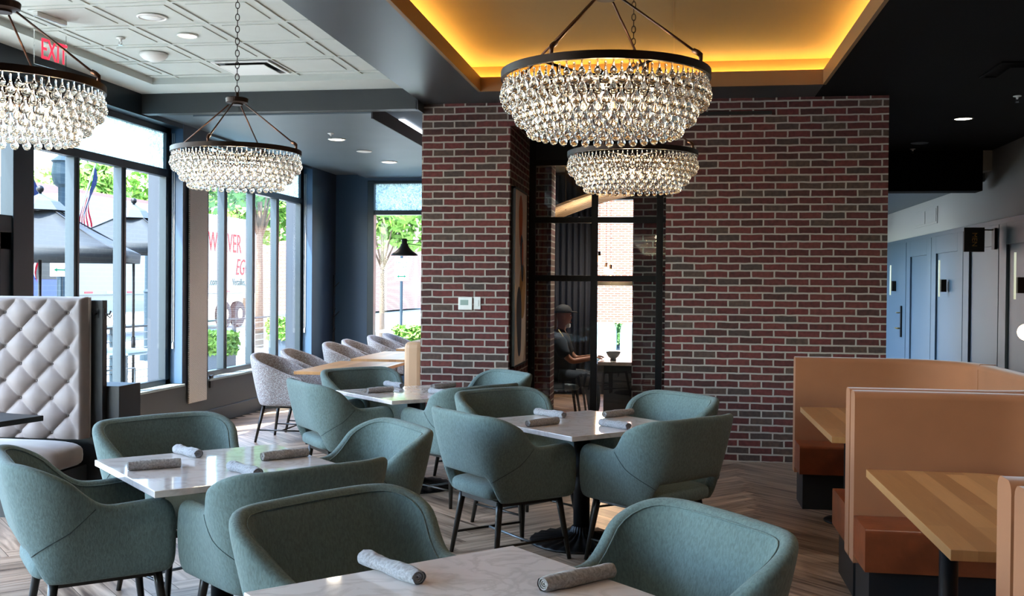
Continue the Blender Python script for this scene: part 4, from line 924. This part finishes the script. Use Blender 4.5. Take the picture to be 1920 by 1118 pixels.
# ------------------------------------------------------------------ inside the glazed room
rt = thing('dining_table', 'long pale table in the room behind the glazed door, bowl on top', 'table', (-.50, 12.95, 0)); B(-.36, .42, -1.15, 1.1, .71, .75).obj('tabletop', 'quartz', rt, bevel=.003)
for y in (-.95, .8): B(-.3, .3, y - .05, y + .05, 0, .71).obj('leg', 'black_paint', rt)
bw = MB().lathe([(0, 0), (.035, 0), (.035, .012), (.03, .02), (.06, .045), (.082, .085), (.086, .10), (.08, .10), (.055, .05), (.0, .03)], (-.70, 12.1, .751), 28).obj('bowl', 'ceramic_grey', smooth=True); tag(bw, 'dark grey footed bowl standing on the table behind the glass', 'bowl')
def side_chair(loc, rz, label):
    t = thing('side_chair', label, 'chair', loc, rz, 'dark dining chairs behind the glass'); rbox(-.24, .24, -.22, .26, .40, .49, .01).obj('seat', 'teal_vinyl', t, smooth=True)
    P = [[(x * (.24), -.24 - .10 * (z - .45) - .03 * (1 - x * x) * 1 + th, z) for x in [-1 + i / 4 for i in range(9)]] for z, th in ((.48, 0), (.6, 0), (.75, 0), (.92, 0), (.935, .02), (.92, .045), (.75, .045), (.6, .045), (.48, .045))]
    MB().grid(P, closed_u=True).obj('backrest', 'teal_vinyl', t, smooth=True)
    for a, b_ in ((1, 1), (-1, 1), (1, -1), (-1, -1)): MB().tube([(a * .2, b_ * .19, .41), (a * .23, b_ * .25, 0)], [.018, .012], n=8).obj('leg', 'chair_leg', t, smooth=True)
side_chair((-1.34, 12.12, 0), -pi / 2, 'dark chair with the seated person on it, seen through the door glass')
side_chair((-1.33, 13.2, 0), -pi / 2, 'empty dark chair deeper in the glazed room, behind the person')
side_chair((.12, 13.0, 0), pi / 2, 'dark chair on the right side of the table behind the glass')
# person seated, facing right
def skin_obj(name, nodes, edges, material, parent, sub=2, root=0):
    me = bpy.data.meshes.new(name); me.from_pydata([n_[0] for n_ in nodes], edges, []); me.materials.append(MATS[material])
    o = bpy.data.objects.new(name, me); COL.objects.link(o); o.parent = parent
    md = o.modifiers.new('skin', 'SKIN'); md.use_smooth_shade = True; sv = me.skin_vertices[0].data
    for i, n_ in enumerate(nodes):
        r_ = n_[1]; sv[i].radius = (r_, r_) if not isinstance(r_, tuple) else r_; sv[i].use_root = (i == root)
    s_ = o.modifiers.new('sub', 'SUBSURF'); s_.levels = sub; s_.render_levels = sub; return o
pr = thing('person', 'person in a black cap and dark shirt seated at the table behind the glass', 'person', (-1.36, 12.12, 0))
# local: x forward (toward the table), z up
N = [((0.0, 0, .54), .13), ((.0, 0, .70), .125), ((.02, 0, .88), .14), ((.03, 0, 1.00), .125), ((.045, 0, 1.07), .06), ((.05, 0, 1.11), .046), ((.085, 0, 1.18), .078), ((.08, 0, 1.26), .104), ((.075, 0, 1.34), .08),
     ((.04, -.19, 1.0), .055), ((.10, -.25, .84), .045), ((.20, -.24, .74), .038), ((.40, -.16, .775), .03), ((.46, -.14, .79), .026),
     ((.04, .19, 1.0), .055), ((.10, .25, .84), .045), ((.20, .24, .74), .038), ((.40, .16, .775), .03), ((.46, .14, .79), .026),
     ((.10, -.1, .53), .085), ((.40, -.12, .53), .07), ((.45, -.12, .28), .05), ((.44, -.12, .08), .04), ((.55, -.12, .045), .035),
     ((.10, .1, .53), .085), ((.40, .12, .53), .07), ((.45, .12, .28), .05), ((.44, .12, .08), .04), ((.55, .12, .045), .035)]
Eg = [(0, 1), (1, 2), (2, 3), (3, 4), (4, 5), (5, 6), (6, 7), (7, 8), (3, 9), (9, 10), (10, 11), (11, 12), (12, 13), (3, 14), (14, 15), (15, 16), (16, 17), (17, 18), (0, 19), (19, 20), (20, 21), (21, 22), (22, 23), (0, 24), (24, 25), (25, 26), (26, 27), (27, 28)]
skin_obj('body', N, Eg, 'skin', pr)
for s_ in (-1, 1):
    for k in range(5):
        yy = s_ * .14 + (k - 1.5) * .019 * 1 if k < 4 else s_ * .14 - s_ * .04
        L_ = (.055, .065, .06, .045, .03)[k]
        skin_obj('finger', [((.47, yy, .79), .009), ((.47 + L_ * .6, yy, .785), .0085), ((.47 + L_ * 1.2, yy, .768), .0075)], [(0, 1), (1, 2)], 'skin', pr, 1)
SH = [((0, 0, .49), .205), ((0, 0, .64), .19), ((.02, 0, .88), .182), ((.03, 0, .99), .172), ((.04, 0, 1.06), .095), ((.04, -.19, 1.0), .098), ((.10, -.25, .84), .08), ((.14, -.25, .79), .072), ((.04, .19, 1.0), .098), ((.10, .25, .84), .08), ((.14, .25, .79), .072)]
skin_obj('shirt', SH, [(0, 1), (1, 2), (2, 3), (3, 4), (3, 5), (5, 6), (6, 7), (3, 8), (8, 9), (9, 10)], 'shirt_dark', pr)
TR = [((0.0, 0, .53), .16), ((.10, -.1, .53), .12), ((.40, -.12, .53), .10), ((.45, -.12, .28), .075), ((.44, -.12, .11), .062), ((.10, .1, .53), .12), ((.40, .12, .53), .10), ((.45, .12, .28), .064), ((.44, .12, .11), .055)]
skin_obj('trousers', TR, [(0, 1), (1, 2), (2, 3), (3, 4), (0, 5), (5, 6), (6, 7), (7, 8)], 'shirt_dark', pr)
for s_ in (-1, 1): rbox(.38, .62, s_ * .12 - .045, s_ * .12 + .045, .0, .09).obj('shoe', 'cap_black', pr, smooth=True)
MB().lathe([(.108 * cos(a), .108 * sin(a) * .92) for a in [i * pi / 2 / 8 for i in range(9)]], (.07, 0, 1.295), 24).add([(.14, -.06, 1.305), (.23, -.045, 1.295), (.245, 0, 1.293), (.23, .045, 1.295), (.14, .06, 1.305), (.14, -.06, 1.315), (.22, -.045, 1.307), (.235, 0, 1.305), (.22, .045, 1.307), (.14, .06, 1.315)], [(4, 3, 2, 1, 0), (5, 6, 7, 8, 9), (0, 1, 6, 5), (1, 2, 7, 6), (2, 3, 8, 7), (3, 4, 9, 8), (4, 0, 5, 9)]).obj('cap', 'cap_black', pr, smooth=True)
rbox(-.045, .0, -.03, .03, 1.10, 1.30).obj('hair', 'hair', pr, smooth=True)
MB().lathe([(0, 0), (.012, .01), (.006, .03), (0, .035)], n=8).obj('nose', 'skin', pr, smooth=True).matrix_local = Matrix.Translation((.155, 0, 1.225)) @ Matrix.Rotation(pi / 5, 4, 'Y')
for s_ in (-1, 1):
    MB().lathe([(.008 * sin(pi * i / 6), -.008 * cos(pi * i / 6)) for i in range(7)], (.158, s_ * .032, 1.262), 10).obj('eye', 'white_plastic', pr, smooth=True)
    rbox(.065, .095, s_ * .085 - .008, s_ * .085 + .008, 1.215, 1.27).obj('ear', 'skin', pr, smooth=True)
MB().tube([(.158, -.022, 1.185), (.168, 0, 1.184), (.158, .022, 1.185)], .004, n=6).obj('mouth', 'art_orange', pr, smooth=True)
rbox(.10, .155, -.05, .05, 1.12, 1.17).obj('face_mask', 'white_plastic', pr, smooth=True)
MB().tube([(.03, -.13, 1.10), (.09, -.205, 1.03), (.13, -.235, .9), (.16, -.20, .74)], .007, n=6).obj('strap', 'strap_cream', pr, smooth=True)
# curved slatted wood canopy under the room's ceiling
sc2 = thing('slat_canopy', 'curved canopy of thin golden wood slats seen through the upper glass', 'ceiling canopy', (-.85, 12.3, 2.45))
for k in range(11):
    yk = -.1 + k * .13; P = []
    for i in range(17):
        u = i / 16; x = -.75 + 1.75 * u; z = .36 * sin(u * pi * .62); P.append([(x, yk, z), (x, yk + .05, z), (x, yk + .05, z + .03), (x, yk, z + .03)])
    m_ = MB().grid(P, closed_v=True); m_.f += [(0, 1, 2, 3)[::-1], tuple(64 + q_ for q_ in (0, 1, 2, 3))]; m_.obj('slat', 'taupe_wood', sc2)
MB().tube([(-.5, .55, .1), (-.5, .55, .85)], .008).tube([(.3, .55, .35), (.3, .55, .85)], .008).obj('hanger', 'black_metal', sc2, smooth=True)
for i_, (x, y, z) in enumerate(((-1.03, 14.3, 1.98), (-.95, 14.5, 1.83), (-.88, 14.4, 1.80))):
    t = thing('pendant_bulb', 'bare filament pendant bulb hanging before the bright window, ' + ('leftmost and highest of three', 'middle of three', 'rightmost of three')[i_], 'pendant light', (x, y, z), group='filament pendants behind the glass')
    MB().tube([(0, 0, .1), (0, 0, 3.3 - z)], .003, n=5).obj('cord', 'black_paint', t); MB().lathe([(.018, .05), (.018, .11), (0, .11)], n=12).obj('socket', 'bronze', t)
    pb = bpy.data.lights.new('bulb_light', 'POINT'); pb.energy = 12; pb.color = (1, .62, .3); pb.shadow_soft_size = .05; pq = bpy.data.objects.new('bulb_light', pb); COL.objects.link(pq); pq.parent = t; pq.location = (0, 0, -.1)
    MB().lathe([(0, -.045), (.03, -.03), (.04, 0), (.03, .03), (.018, .05)], n=16).obj('bulb', 'filament', t, smooth=True)

# ------------------------------------------------------------------ outside
struct('ground', B(-60, 40, -30, 90, -.22, -.12), 'asphalt')
struct('sidewalk', MB().box(-11.5, -5.6, -20, 15.7, -.12, -.02).box(-11.5, 12, 15.7, 24, -.12, -.02), 'concrete')
struct('trim_23', MB().box(-11.7, -11.5, -20, 24, -.12, 0), 'curb'); struct('sidewalk_far', B(-60, -21, -20, 90, -.12, .0), 'concrete')
struct('wall_street', B(-5.62, -5.56, -12, -3, 0, 6), 'navy_dark')
# street truck: white box trailer with lettering
tr = thing('box_trailer', 'long white box trailer with red lettering parked in the street', 'trailer', (-17, 32.6, -.12))
B(-2.5, 0, -4.9, 8.1, 1.35, 4.3).obj('body', 'trailer_white', tr, bevel=.03); B(-2.4, -.1, -4.8, 8.0, 1.15, 1.35).obj('chassis', 'steel_grey', tr)
for k in range(10): B(.001, .012, -4.6 + k * 1.2, -4.6 + k * 1.2 + .45, 1.40, 1.46).obj('reflector_strip', 'red_paint' if k % 2 == 0 else 'chrome', tr)
for y in (5.4, 6.7):
    for x in (-.25, -2.25):
        w_ = MB().lathe([(.25, -.13), (.50, -.12), (.52, -.06), (.52, .06), (.50, .12), (.25, .13)], n=28).lathe([(0, .10), (.2, .11), (.25, .13)], n=20).obj('wheel', 'tire', tr, smooth=False); w_.matrix_local = Matrix.Translation((x, y, .52)) @ Matrix.Rotation(pi / 2, 4, 'Y')
        MB().lathe([(0, .135), (.12, .14), (.27, .125), (.28, .12), (.26, .10)], n=20).obj('hub_cap', 'chrome', w_)
MB().box(-.5, -.4, -4.2, -4.1, .1, 1.15).box(-.5, -.4, -3.6, -3.5, .1, 1.15).box(-.52, -.38, -4.3, -3.4, .05, .1).tube([(-.45, -4.15, .2), (-.45, -3.55, 1.1)], .03).obj('landing_gear', 'steel_grey', tr)
Rt = (pi / 2, 0, pi / 2)
text('WEAVER', 1.05, 'lettering', 'letter_red', tr, (.012, 5.0, 3.25), Rt, .003, sx=.72); text('EGGS', .9, 'lettering', 'letter_red', tr, (.012, 6.75, 2.35), Rt, .003, shear=.35, sx=.75)
text('.com', .38, 'lettering', 'letter_teal', tr, (.012, 4.0, 1.78), Rt, .003); text('Versailles, OH', .38, 'lettering', 'letter_teal', tr, (.012, 6.55, 1.78), Rt, .003, sx=.8)
tk = thing('blue_truck', 'bright blue truck cab parked behind the umbrella at the left', 'truck', (-16.5, 25.7, -.12))
B(-2.2, 0, -1.2, 1.0, .6, 2.9).obj('cab', 'blue_paint', tk, bevel=.12); B(-2.1, -.1, -2.2, -1.2, .6, 1.9).obj('hood', 'blue_paint', tk, bevel=.1); B(-.01, .02, -.8, .3, 1.8, 2.6).obj('side_window', 'frame_dark', tk)
for y in (-1.6, .4):
    w_ = MB().lathe([(0, .13), (.25, .13), (.50, .12), (.52, 0), (.50, -.12), (0, -.13)], n=24).obj('wheel', 'tire', tk); w_.matrix_local = Matrix.Translation((-.2, y, .52)) @ Matrix.Rotation(pi / 2, 4, 'Y')
# brick building across the street, with white lower building and trees
bb = thing('brick_building', 'orange brick building across the street behind the trees', 'building', (-30, 66, 0)); B(5, 12, -6, 10, 0, 14).obj('walls', 'street_brick', bb)
B(4.9, 12.1, -6.15, 10.1, 13.6, 14.1).obj('roof_edge', 'curb', bb)
for k in range(2):
    for z in (6.5, 10.5): B(6.2 + k * 3, 7.6 + k * 3, -6.06, -5.98, z, z + 2.2).obj('window', 'frame_dark', bb)
bc = thing('brick_building', 'brick building seen through the window behind the glazed room', 'building', (3, 34, 0)); B(-10, 8, 0, 8, 0, 9).obj('walls', 'street_brick', bc)
for k in range(4): B(-8.5 + k * 4.2, -7 + k * 4.2, -.05, .02, 3.6, 6).obj('window', 'frame_dark', bc)
B(-10.05, 8.05, -.08, 8.05, 8.8, 9.1).obj('roof_edge', 'curb', bc)
hb = thing('low_building', 'low pale building with a reddish roof edge beyond the street', 'building', (-34, 42, 0)); B(1, 4, -12, 17, 0, 5.6).obj('walls', 'trailer_white', hb); B(.8, 4.25, -12.2, 17.2, 5.6, 6.3).obj('roof_edge', 'roof_brown', hb)
sgn = thing('shop_sign', 'blue and white roadside sign board far behind the left umbrella', 'sign', (-21.5, 28.5, 0)); B(-.1, .1, -.9, .9, 4.0, 5.8).obj('board', 'blue_paint', sgn); B(.101, .12, -.85, .85, 4.3, 4.9).obj('panel', 'flag_white', sgn); MB().tube([(0, 0, 0), (0, 0, 4)], .08).obj('pole', 'steel_grey', sgn)
def tree(loc, h, rc, label, nb=2200, mname='leaf_green', trunk=.12, squash=.8, leaf=.22):
    t = thing('street_tree', label, 'tree', loc, random.random() * 6, 'trees along the street'); rnd = random.Random(int(h * 100 + loc[0] * 7)); m_ = MB()
    cl = [(Vector((rnd.uniform(-1, 1), rnd.uniform(-1, 1), rnd.uniform(-.7, .9))) * rc * .62, rnd.uniform(.3, .5) * rc) for _ in range(16)]
    vs, fs = [], []
    for i in range(nb):
        c_, r_ = rnd.choice(cl); d = Vector((rnd.gauss(0, 1), rnd.gauss(0, 1), rnd.gauss(0, 1))).normalized() * r_ * rnd.uniform(.55, 1) ** .5
        p = c_ + d; p.z = p.z * squash + h; a = Vector((rnd.gauss(0, 1), rnd.gauss(0, 1), rnd.gauss(0, 1))).normalized(); b_ = a.orthogonal().normalized(); s_ = leaf * rnd.uniform(.6, 1.2)
        o_ = len(vs); vs += [p - a * s_, p + b_ * s_ * .5, p + a * s_, p - b_ * s_ * .5]; fs.append((o_, o_ + 1, o_ + 2, o_ + 3))
    m_.add(vs, fs).obj('foliage', mname, t)
    tk_ = MB().tube([(0, 0, 0), (.05, .02, h * .5), (0, 0, h)], [trunk, trunk * .8, trunk * .4], n=10)
    for k in range(6): a = k * 1.05; tk_.tube([(0, 0, h * .62), (cos(a) * rc * .5, sin(a) * rc * .5, h + rc * .2)], [trunk * .4, trunk * .1], n=6)
    tk_.obj('trunk', 'bark', t, smooth=True)
tree((-21.5, 50, -.1), 6.3, 3.8, 'leafy green street tree in front of the brick building, above the trailer end', 3600, leaf=.3, trunk=.16)
tree((-11.0, 26.5, -.1), 4.6, 1.5, 'smaller green tree behind the middle of the farther window', 1800, 'leaf_dark', leaf=.16)
tree((-12.4, 15.2, -.1), 3.9, 1.5, 'green tree at the far left edge behind the door glass', 1800, leaf=.16)
tree((-6.6, 23.0, -.1), 3.3, 1.35, 'pale green tree filling the top of the far end window', 2400, leaf=.12, trunk=.07)
tree((-43, 69, 0), 8.0, 4.2, 'distant round tree above the low building, left of two', 2600, leaf=.4); tree((-43, 78.5, 0), 8.4, 4.4, 'distant round tree above the low building, right of two', 2600, leaf=.4)
def bush(loc, sx_, sy, sz_, label, pl=True, col='leaf_green'):
    t = thing('planter_bush' if pl else 'bush', label, 'bush', loc); rnd = random.Random(int(loc[0] * 31)); vs, fs = [], []
    for i in range(1500):
        d = Vector((rnd.uniform(-1, 1), rnd.uniform(-1, 1), rnd.uniform(-1, 1))); mxx = max(abs(d.x), abs(d.y), abs(d.z)); d = d / mxx * rnd.uniform(.75, 1.05) if mxx > 0 else d
        p = Vector((d.x * sx_, d.y * sy, d.z * sz_ + .55 + sz_)); a = Vector((rnd.gauss(0, 1), rnd.gauss(0, 1), rnd.gauss(0, 1))).normalized(); b_ = a.orthogonal().normalized(); s_ = .05; o_ = len(vs)
        vs += [p - a * s_, p + b_ * s_ * .6, p + a * s_, p - b_ * s_ * .6]; fs.append((o_, o_ + 1, o_ + 2, o_ + 3))
    MB().add(vs, fs).box(-sx_ * .8, sx_ * .8, -sy * .8, sy * .8, .5, .55 + sz_ * 1.6).obj('foliage', col, t)
    B(-sx_ * .9, sx_ * .9, -sy * .9, sy * .9, 0, .56).obj('planter', 'planter_dark', t, bevel=.02)
bush((-4.55, 18.4, -.02), .45, .25, .16, 'bright green boxy bush in a planter outside the far window')
bush((-7.6, 19.6, -.02), .28, .28, .20, 'green bush in a dark planter outside the right part of the farther window')
bush((-7.0, 15.1, -.02), .28, .28, .16, 'green bush in a dark planter outside, right of the woven panel')
bush((-.95, 19.6, -.02), .6, .3, .18, 'green hedge in a planter seen through the glazed room window', col='leaf_dark')
# umbrellas
def umbrella(loc, half, zt, ze, label, rz, zfin=.1):
    t = thing('patio_umbrella', label, 'umbrella', loc, rz, 'grey patio umbrellas'); m_ = MB(); n = 10; P = []
    for s_ in range(4):
        a0, a1 = s_ * pi / 2 + pi / 4, (s_ + 1) * pi / 2 + pi / 4; c0 = (half * 1.414 * cos(a0), half * 1.414 * sin(a0)); c1 = (half * 1.414 * cos(a1), half * 1.414 * sin(a1)); rows = []
        for i in range(n + 1):
            u = .12 + .88 * i / n; rows.append([((c0[0] * (1 - v / 6) + c1[0] * v / 6) * u, (c0[1] * (1 - v / 6) + c1[1] * v / 6) * u, zt - (zt - ze) * u ** .85 - .05 * sin(pi * v / 6) * (1 - u) ) for v in range(7)])
        m_.grid(rows, flip=True); m_.add([(c0[0], c0[1], ze), (c1[0], c1[1], ze), (c1[0] * .99, c1[1] * .99, ze - .13), (c0[0] * .99, c0[1] * .99, ze - .13)], [(0, 1, 2, 3)])
    cv = m_.obj('canopy', 'umbrella_cloth', t, smooth=True); md = cv.modifiers.new('s', 'SOLIDIFY'); md.thickness = .006
    MB().lathe([(half * .34, zt - .14), (half * .22, zt - .03), (half * .08, zt + .03), (.02, zt + .06)], n=8).obj('vent_cap', 'umbrella_light', t)
    MB().tube([(0, 0, 0), (0, 0, zt + .08)], .02, n=10).lathe([(.03, .65), (.035, .7), (.03, .82)], n=10).obj('pole', 'black_metal', t, smooth=True)
    MB().lathe([(.045 * sin(pi * i / 8), zt + .12 - .045 * cos(pi * i / 8)) for i in range(9)], n=14).obj('finial', 'black_metal', t, smooth=True)
    MB().lathe([(.25, 0), (.25, .05), (.04, .08)], n=20).obj('base', 'black_metal', t)
    for k in range(4): a = k * pi / 2 + pi / 4; MB().tube([(0, 0, zt - .02), (half * 1.4 * cos(a), half * 1.4 * sin(a), ze - .02)], .009, n=6).obj('rib', 'black_metal', t)
umbrella((-7.54, 11.47, -.02), 1.0, 2.62, 2.0, 'large grey patio umbrella behind the left windows, near the blue truck', .35)
umbrella((-7.95, 14.4, -.02), .85, 2.72, 2.18, 'smaller grey patio umbrella with ball finial behind the right mullion', .2)
# patio furniture
def patio_chair(loc, rz, label):
    t = thing('patio_chair', label, 'patio chair', loc, rz, 'pale mesh patio chairs'); P = [[(x, -.24 - .2 * (z - .42), z) for x in (-.23, .23)] for z in (.42, .6, .8, .95)]
    o = MB().grid(P).obj('backrest', 'mesh_seat', t); o.modifiers.new('s', 'SOLIDIFY').thickness = .012
    B(-.23, .23, -.24, .24, .40, .42).obj('seat', 'mesh_seat', t)
    for a in (-1, 1): MB().tube([(a * .25, -.36, .98), (a * .25, -.25, .42), (a * .25, -.30, 0)], .012, n=6).obj('leg', 'steel_grey', t); MB().tube([(a * .25, -.27, .64), (a * .27, .22, .64), (a * .25, .24, 0)], .012, n=6).obj('leg', 'steel_grey', t)
    MB().tube([(-.25, -.36, .98), (.25, -.36, .98)], .012, n=6).obj('back_rail', 'steel_grey', t)
def patio_table(loc, s_, label, rz=0):
    t = thing('patio_table', label, 'patio table', loc, rz, 'pale patio tables'); B(-s_, s_, -s_, s_, .71, .74).obj('tabletop', 'mesh_seat', t, bevel=.004)
    for a, b_ in ((1, 1), (-1, 1), (1, -1), (-1, -1)): MB().tube([(a * s_ * .9, b_ * s_ * .9, .71), (a * s_ * .9, b_ * s_ * .9, 0)], .02, n=6).obj('leg', 'steel_grey', t)
patio_chair((-6.45, 11.0, -.02), radians(-10), 'pale mesh patio chair with its back to the window, right of the mullion'); patio_chair((-6.9, 9.6, -.02), radians(-40), 'pale mesh patio chair half hidden behind the bench partition')
patio_table((-7.25, 12.6, -.02), .5, 'pale patio table outside the nearer window, umbrella pole behind it'); patio_table((-8.0, 10.3, -.02), .5, 'pale patio table outside, beyond the tufted bench partition')
patio_table((-5.3, 19.6, -.02), .4, 'pale high-street patio table outside the far end window')
def blue_chair(x, label):
    t = thing('blue_chair', label, 'patio chair', (x, 18.6, -.02), pi, 'pale blue chairs behind the glazed room'); rbox(-.24, .24, -.3, .25, .3, .5).obj('seat', 'mesh_seat', t, smooth=True); rbox(-.25, .25, -.34, -.2, .3, .98).obj('backrest', 'mesh_seat', t, smooth=True); MB().lathe([(.2, 0), (.2, .02), (.04, .05), (.04, .32)], n=16).obj('leg', 'steel_grey', t)
blue_chair(-1.28, 'pale blue rounded chair outside the glazed room window, left one'); blue_chair(-.72, 'pale blue rounded chair outside the glazed room window, right one')
# railing
rl = thing('patio_railing', 'metal patio railing with thin horizontal rails outside the farther window', 'railing', (-8.4, 18.2, -.02))
for y in (-5.6, -3.6, -1.5, .8, 2.9): B(-.03, .03, y - .03, y + .03, 0, .92).obj('post', 'lamppost', rl)
for k in range(7): MB().tube([(0, -5.6, .12 + k * .12), (0, 2.9, .12 + k * .12)], .008, n=5).obj('rail', 'steel_grey', rl)
B(-.035, .035, -5.65, 2.95, .92, .95).obj('top_rail', 'lamppost', rl)
# street lamps, signs, flags
def lamppost(loc, label, h=2.72, glob=False):
    t = thing('street_lamp', label, 'street lamp', loc); MB().lathe([(.17, 0), (.17, .25), (.09, .35), (.085, h * .55), (.10, h * .56), (.075, h * .58), (.07, h)], n=16).obj('pole', 'lamppost', t, smooth=False)
    if glob: MB().lathe([(.24 * sin(pi * i / 12), h + .22 - .24 * cos(pi * i / 12)) for i in range(13)], n=24).obj('globe', 'globe', t, smooth=True)
    else: MB().lathe([(.07, h), (.14, h + .05), (.18, h + .22), (.16, h + .42), (.19, h + .45), (.10, h + .52), (0, h + .6)], n=16).obj('lantern', 'lamppost', t, smooth=False)
lamppost((-10.4, 16.45, -.12), 'dark street lamp post with crown lantern at the left behind the umbrella', 3.35); lamppost((-10.9, 20.35, -.12), 'street lamp with a white globe behind the smaller umbrella', 2.75, True)
lamppost((-10.9, 29.8, -.12), 'thin dark street lamp in front of the brick building', 3.0)
def flag(loc, ang, label, L_=1.0, rz=0.):
    t = thing('flag', label, 'flag', loc, rz, 'striped flags on the street lamps'); d = Vector((0, cos(ang), sin(ang))); MB().tube([(0, 0, 0), d * L_ * 1.25], .014, n=6).obj('pole', 'steel_grey', t)
    for s_ in range(9):
        P = []
        for i in range(13):
            u = i / 12; a_ = (s_) / 9; b2 = (s_ + 1) / 9
            base = d * L_ * (1.2 - .75 * 0)
            def pt_(v, u=u): p = d * L_ * (1.22 - .62 * v); return (p.x + .05 * sin(u * 9 + v * 3), p.y - .16 * u + .04 * sin(u * 7), p.z - .85 * u * L_)
            P.append([pt_(a_), pt_(b2)])
        if s_ < 5: P1 = P[:6]; P2 = P[5:]; MB().grid(P1).obj('canton', 'flag_blue', t); MB().grid(P2).obj('stripe', 'flag_red' if s_ % 2 == 0 else 'flag_white', t)
        else: MB().grid(P).obj('stripe', 'flag_red' if s_ % 2 == 0 else 'flag_white', t)
flag((-10.4, 16.6, 2.1), radians(62), 'striped flag drooping from the lamp post, against the white trailer', 1.5); flag((-10.4, 16.3, 2.0), radians(118), 'red and white flag with blue canton slanting down at the left pane', 1.3)
flag((-10.9, 29.95, 2.2), radians(50), 'small striped flag on the lamp post before the brick building', 1.1)
def psign(loc, rz, label):
    t = thing('parking_sign', label, 'sign', loc, rz, 'green and white parking signs'); MB().tube([(0, 0.03, -1.95), (0, 0.03, .35)], .03, n=8).obj('pole', 'lamppost', t); B(-.15, .15, -.006, .006, -.24, .24).obj('plate', 'flag_white', t, bevel=.004)
    text('3 HOUR', .085, 'lettering', 'letter_green', t, (0, -.009, .15), (pi / 2, 0, 0), .001, sx=.85); text('7:00 AM\n5:00 PM', .065, 'lettering', 'letter_green', t, (0, -.009, .02), (pi / 2, 0, 0), .001)
    MB().add([(-.1, -.008, -.14), (-.05, -.008, -.11), (-.05, -.008, -.13), (.05, -.008, -.13), (.05, -.008, -.11), (.1, -.008, -.14), (.05, -.008, -.17), (.05, -.008, -.15), (-.05, -.008, -.15), (-.05, -.008, -.17)], [(0, 9, 8, 7, 6, 5, 4, 3, 2, 1)]).obj('arrow', 'letter_green', t)
psign((-9.25, 14.6, 1.93), radians(33), 'white and green parking sign beside the lamp post, left windows'); psign((-5.75, 21.5, 1.93), radians(15), 'white and green parking sign seen in the far end window')
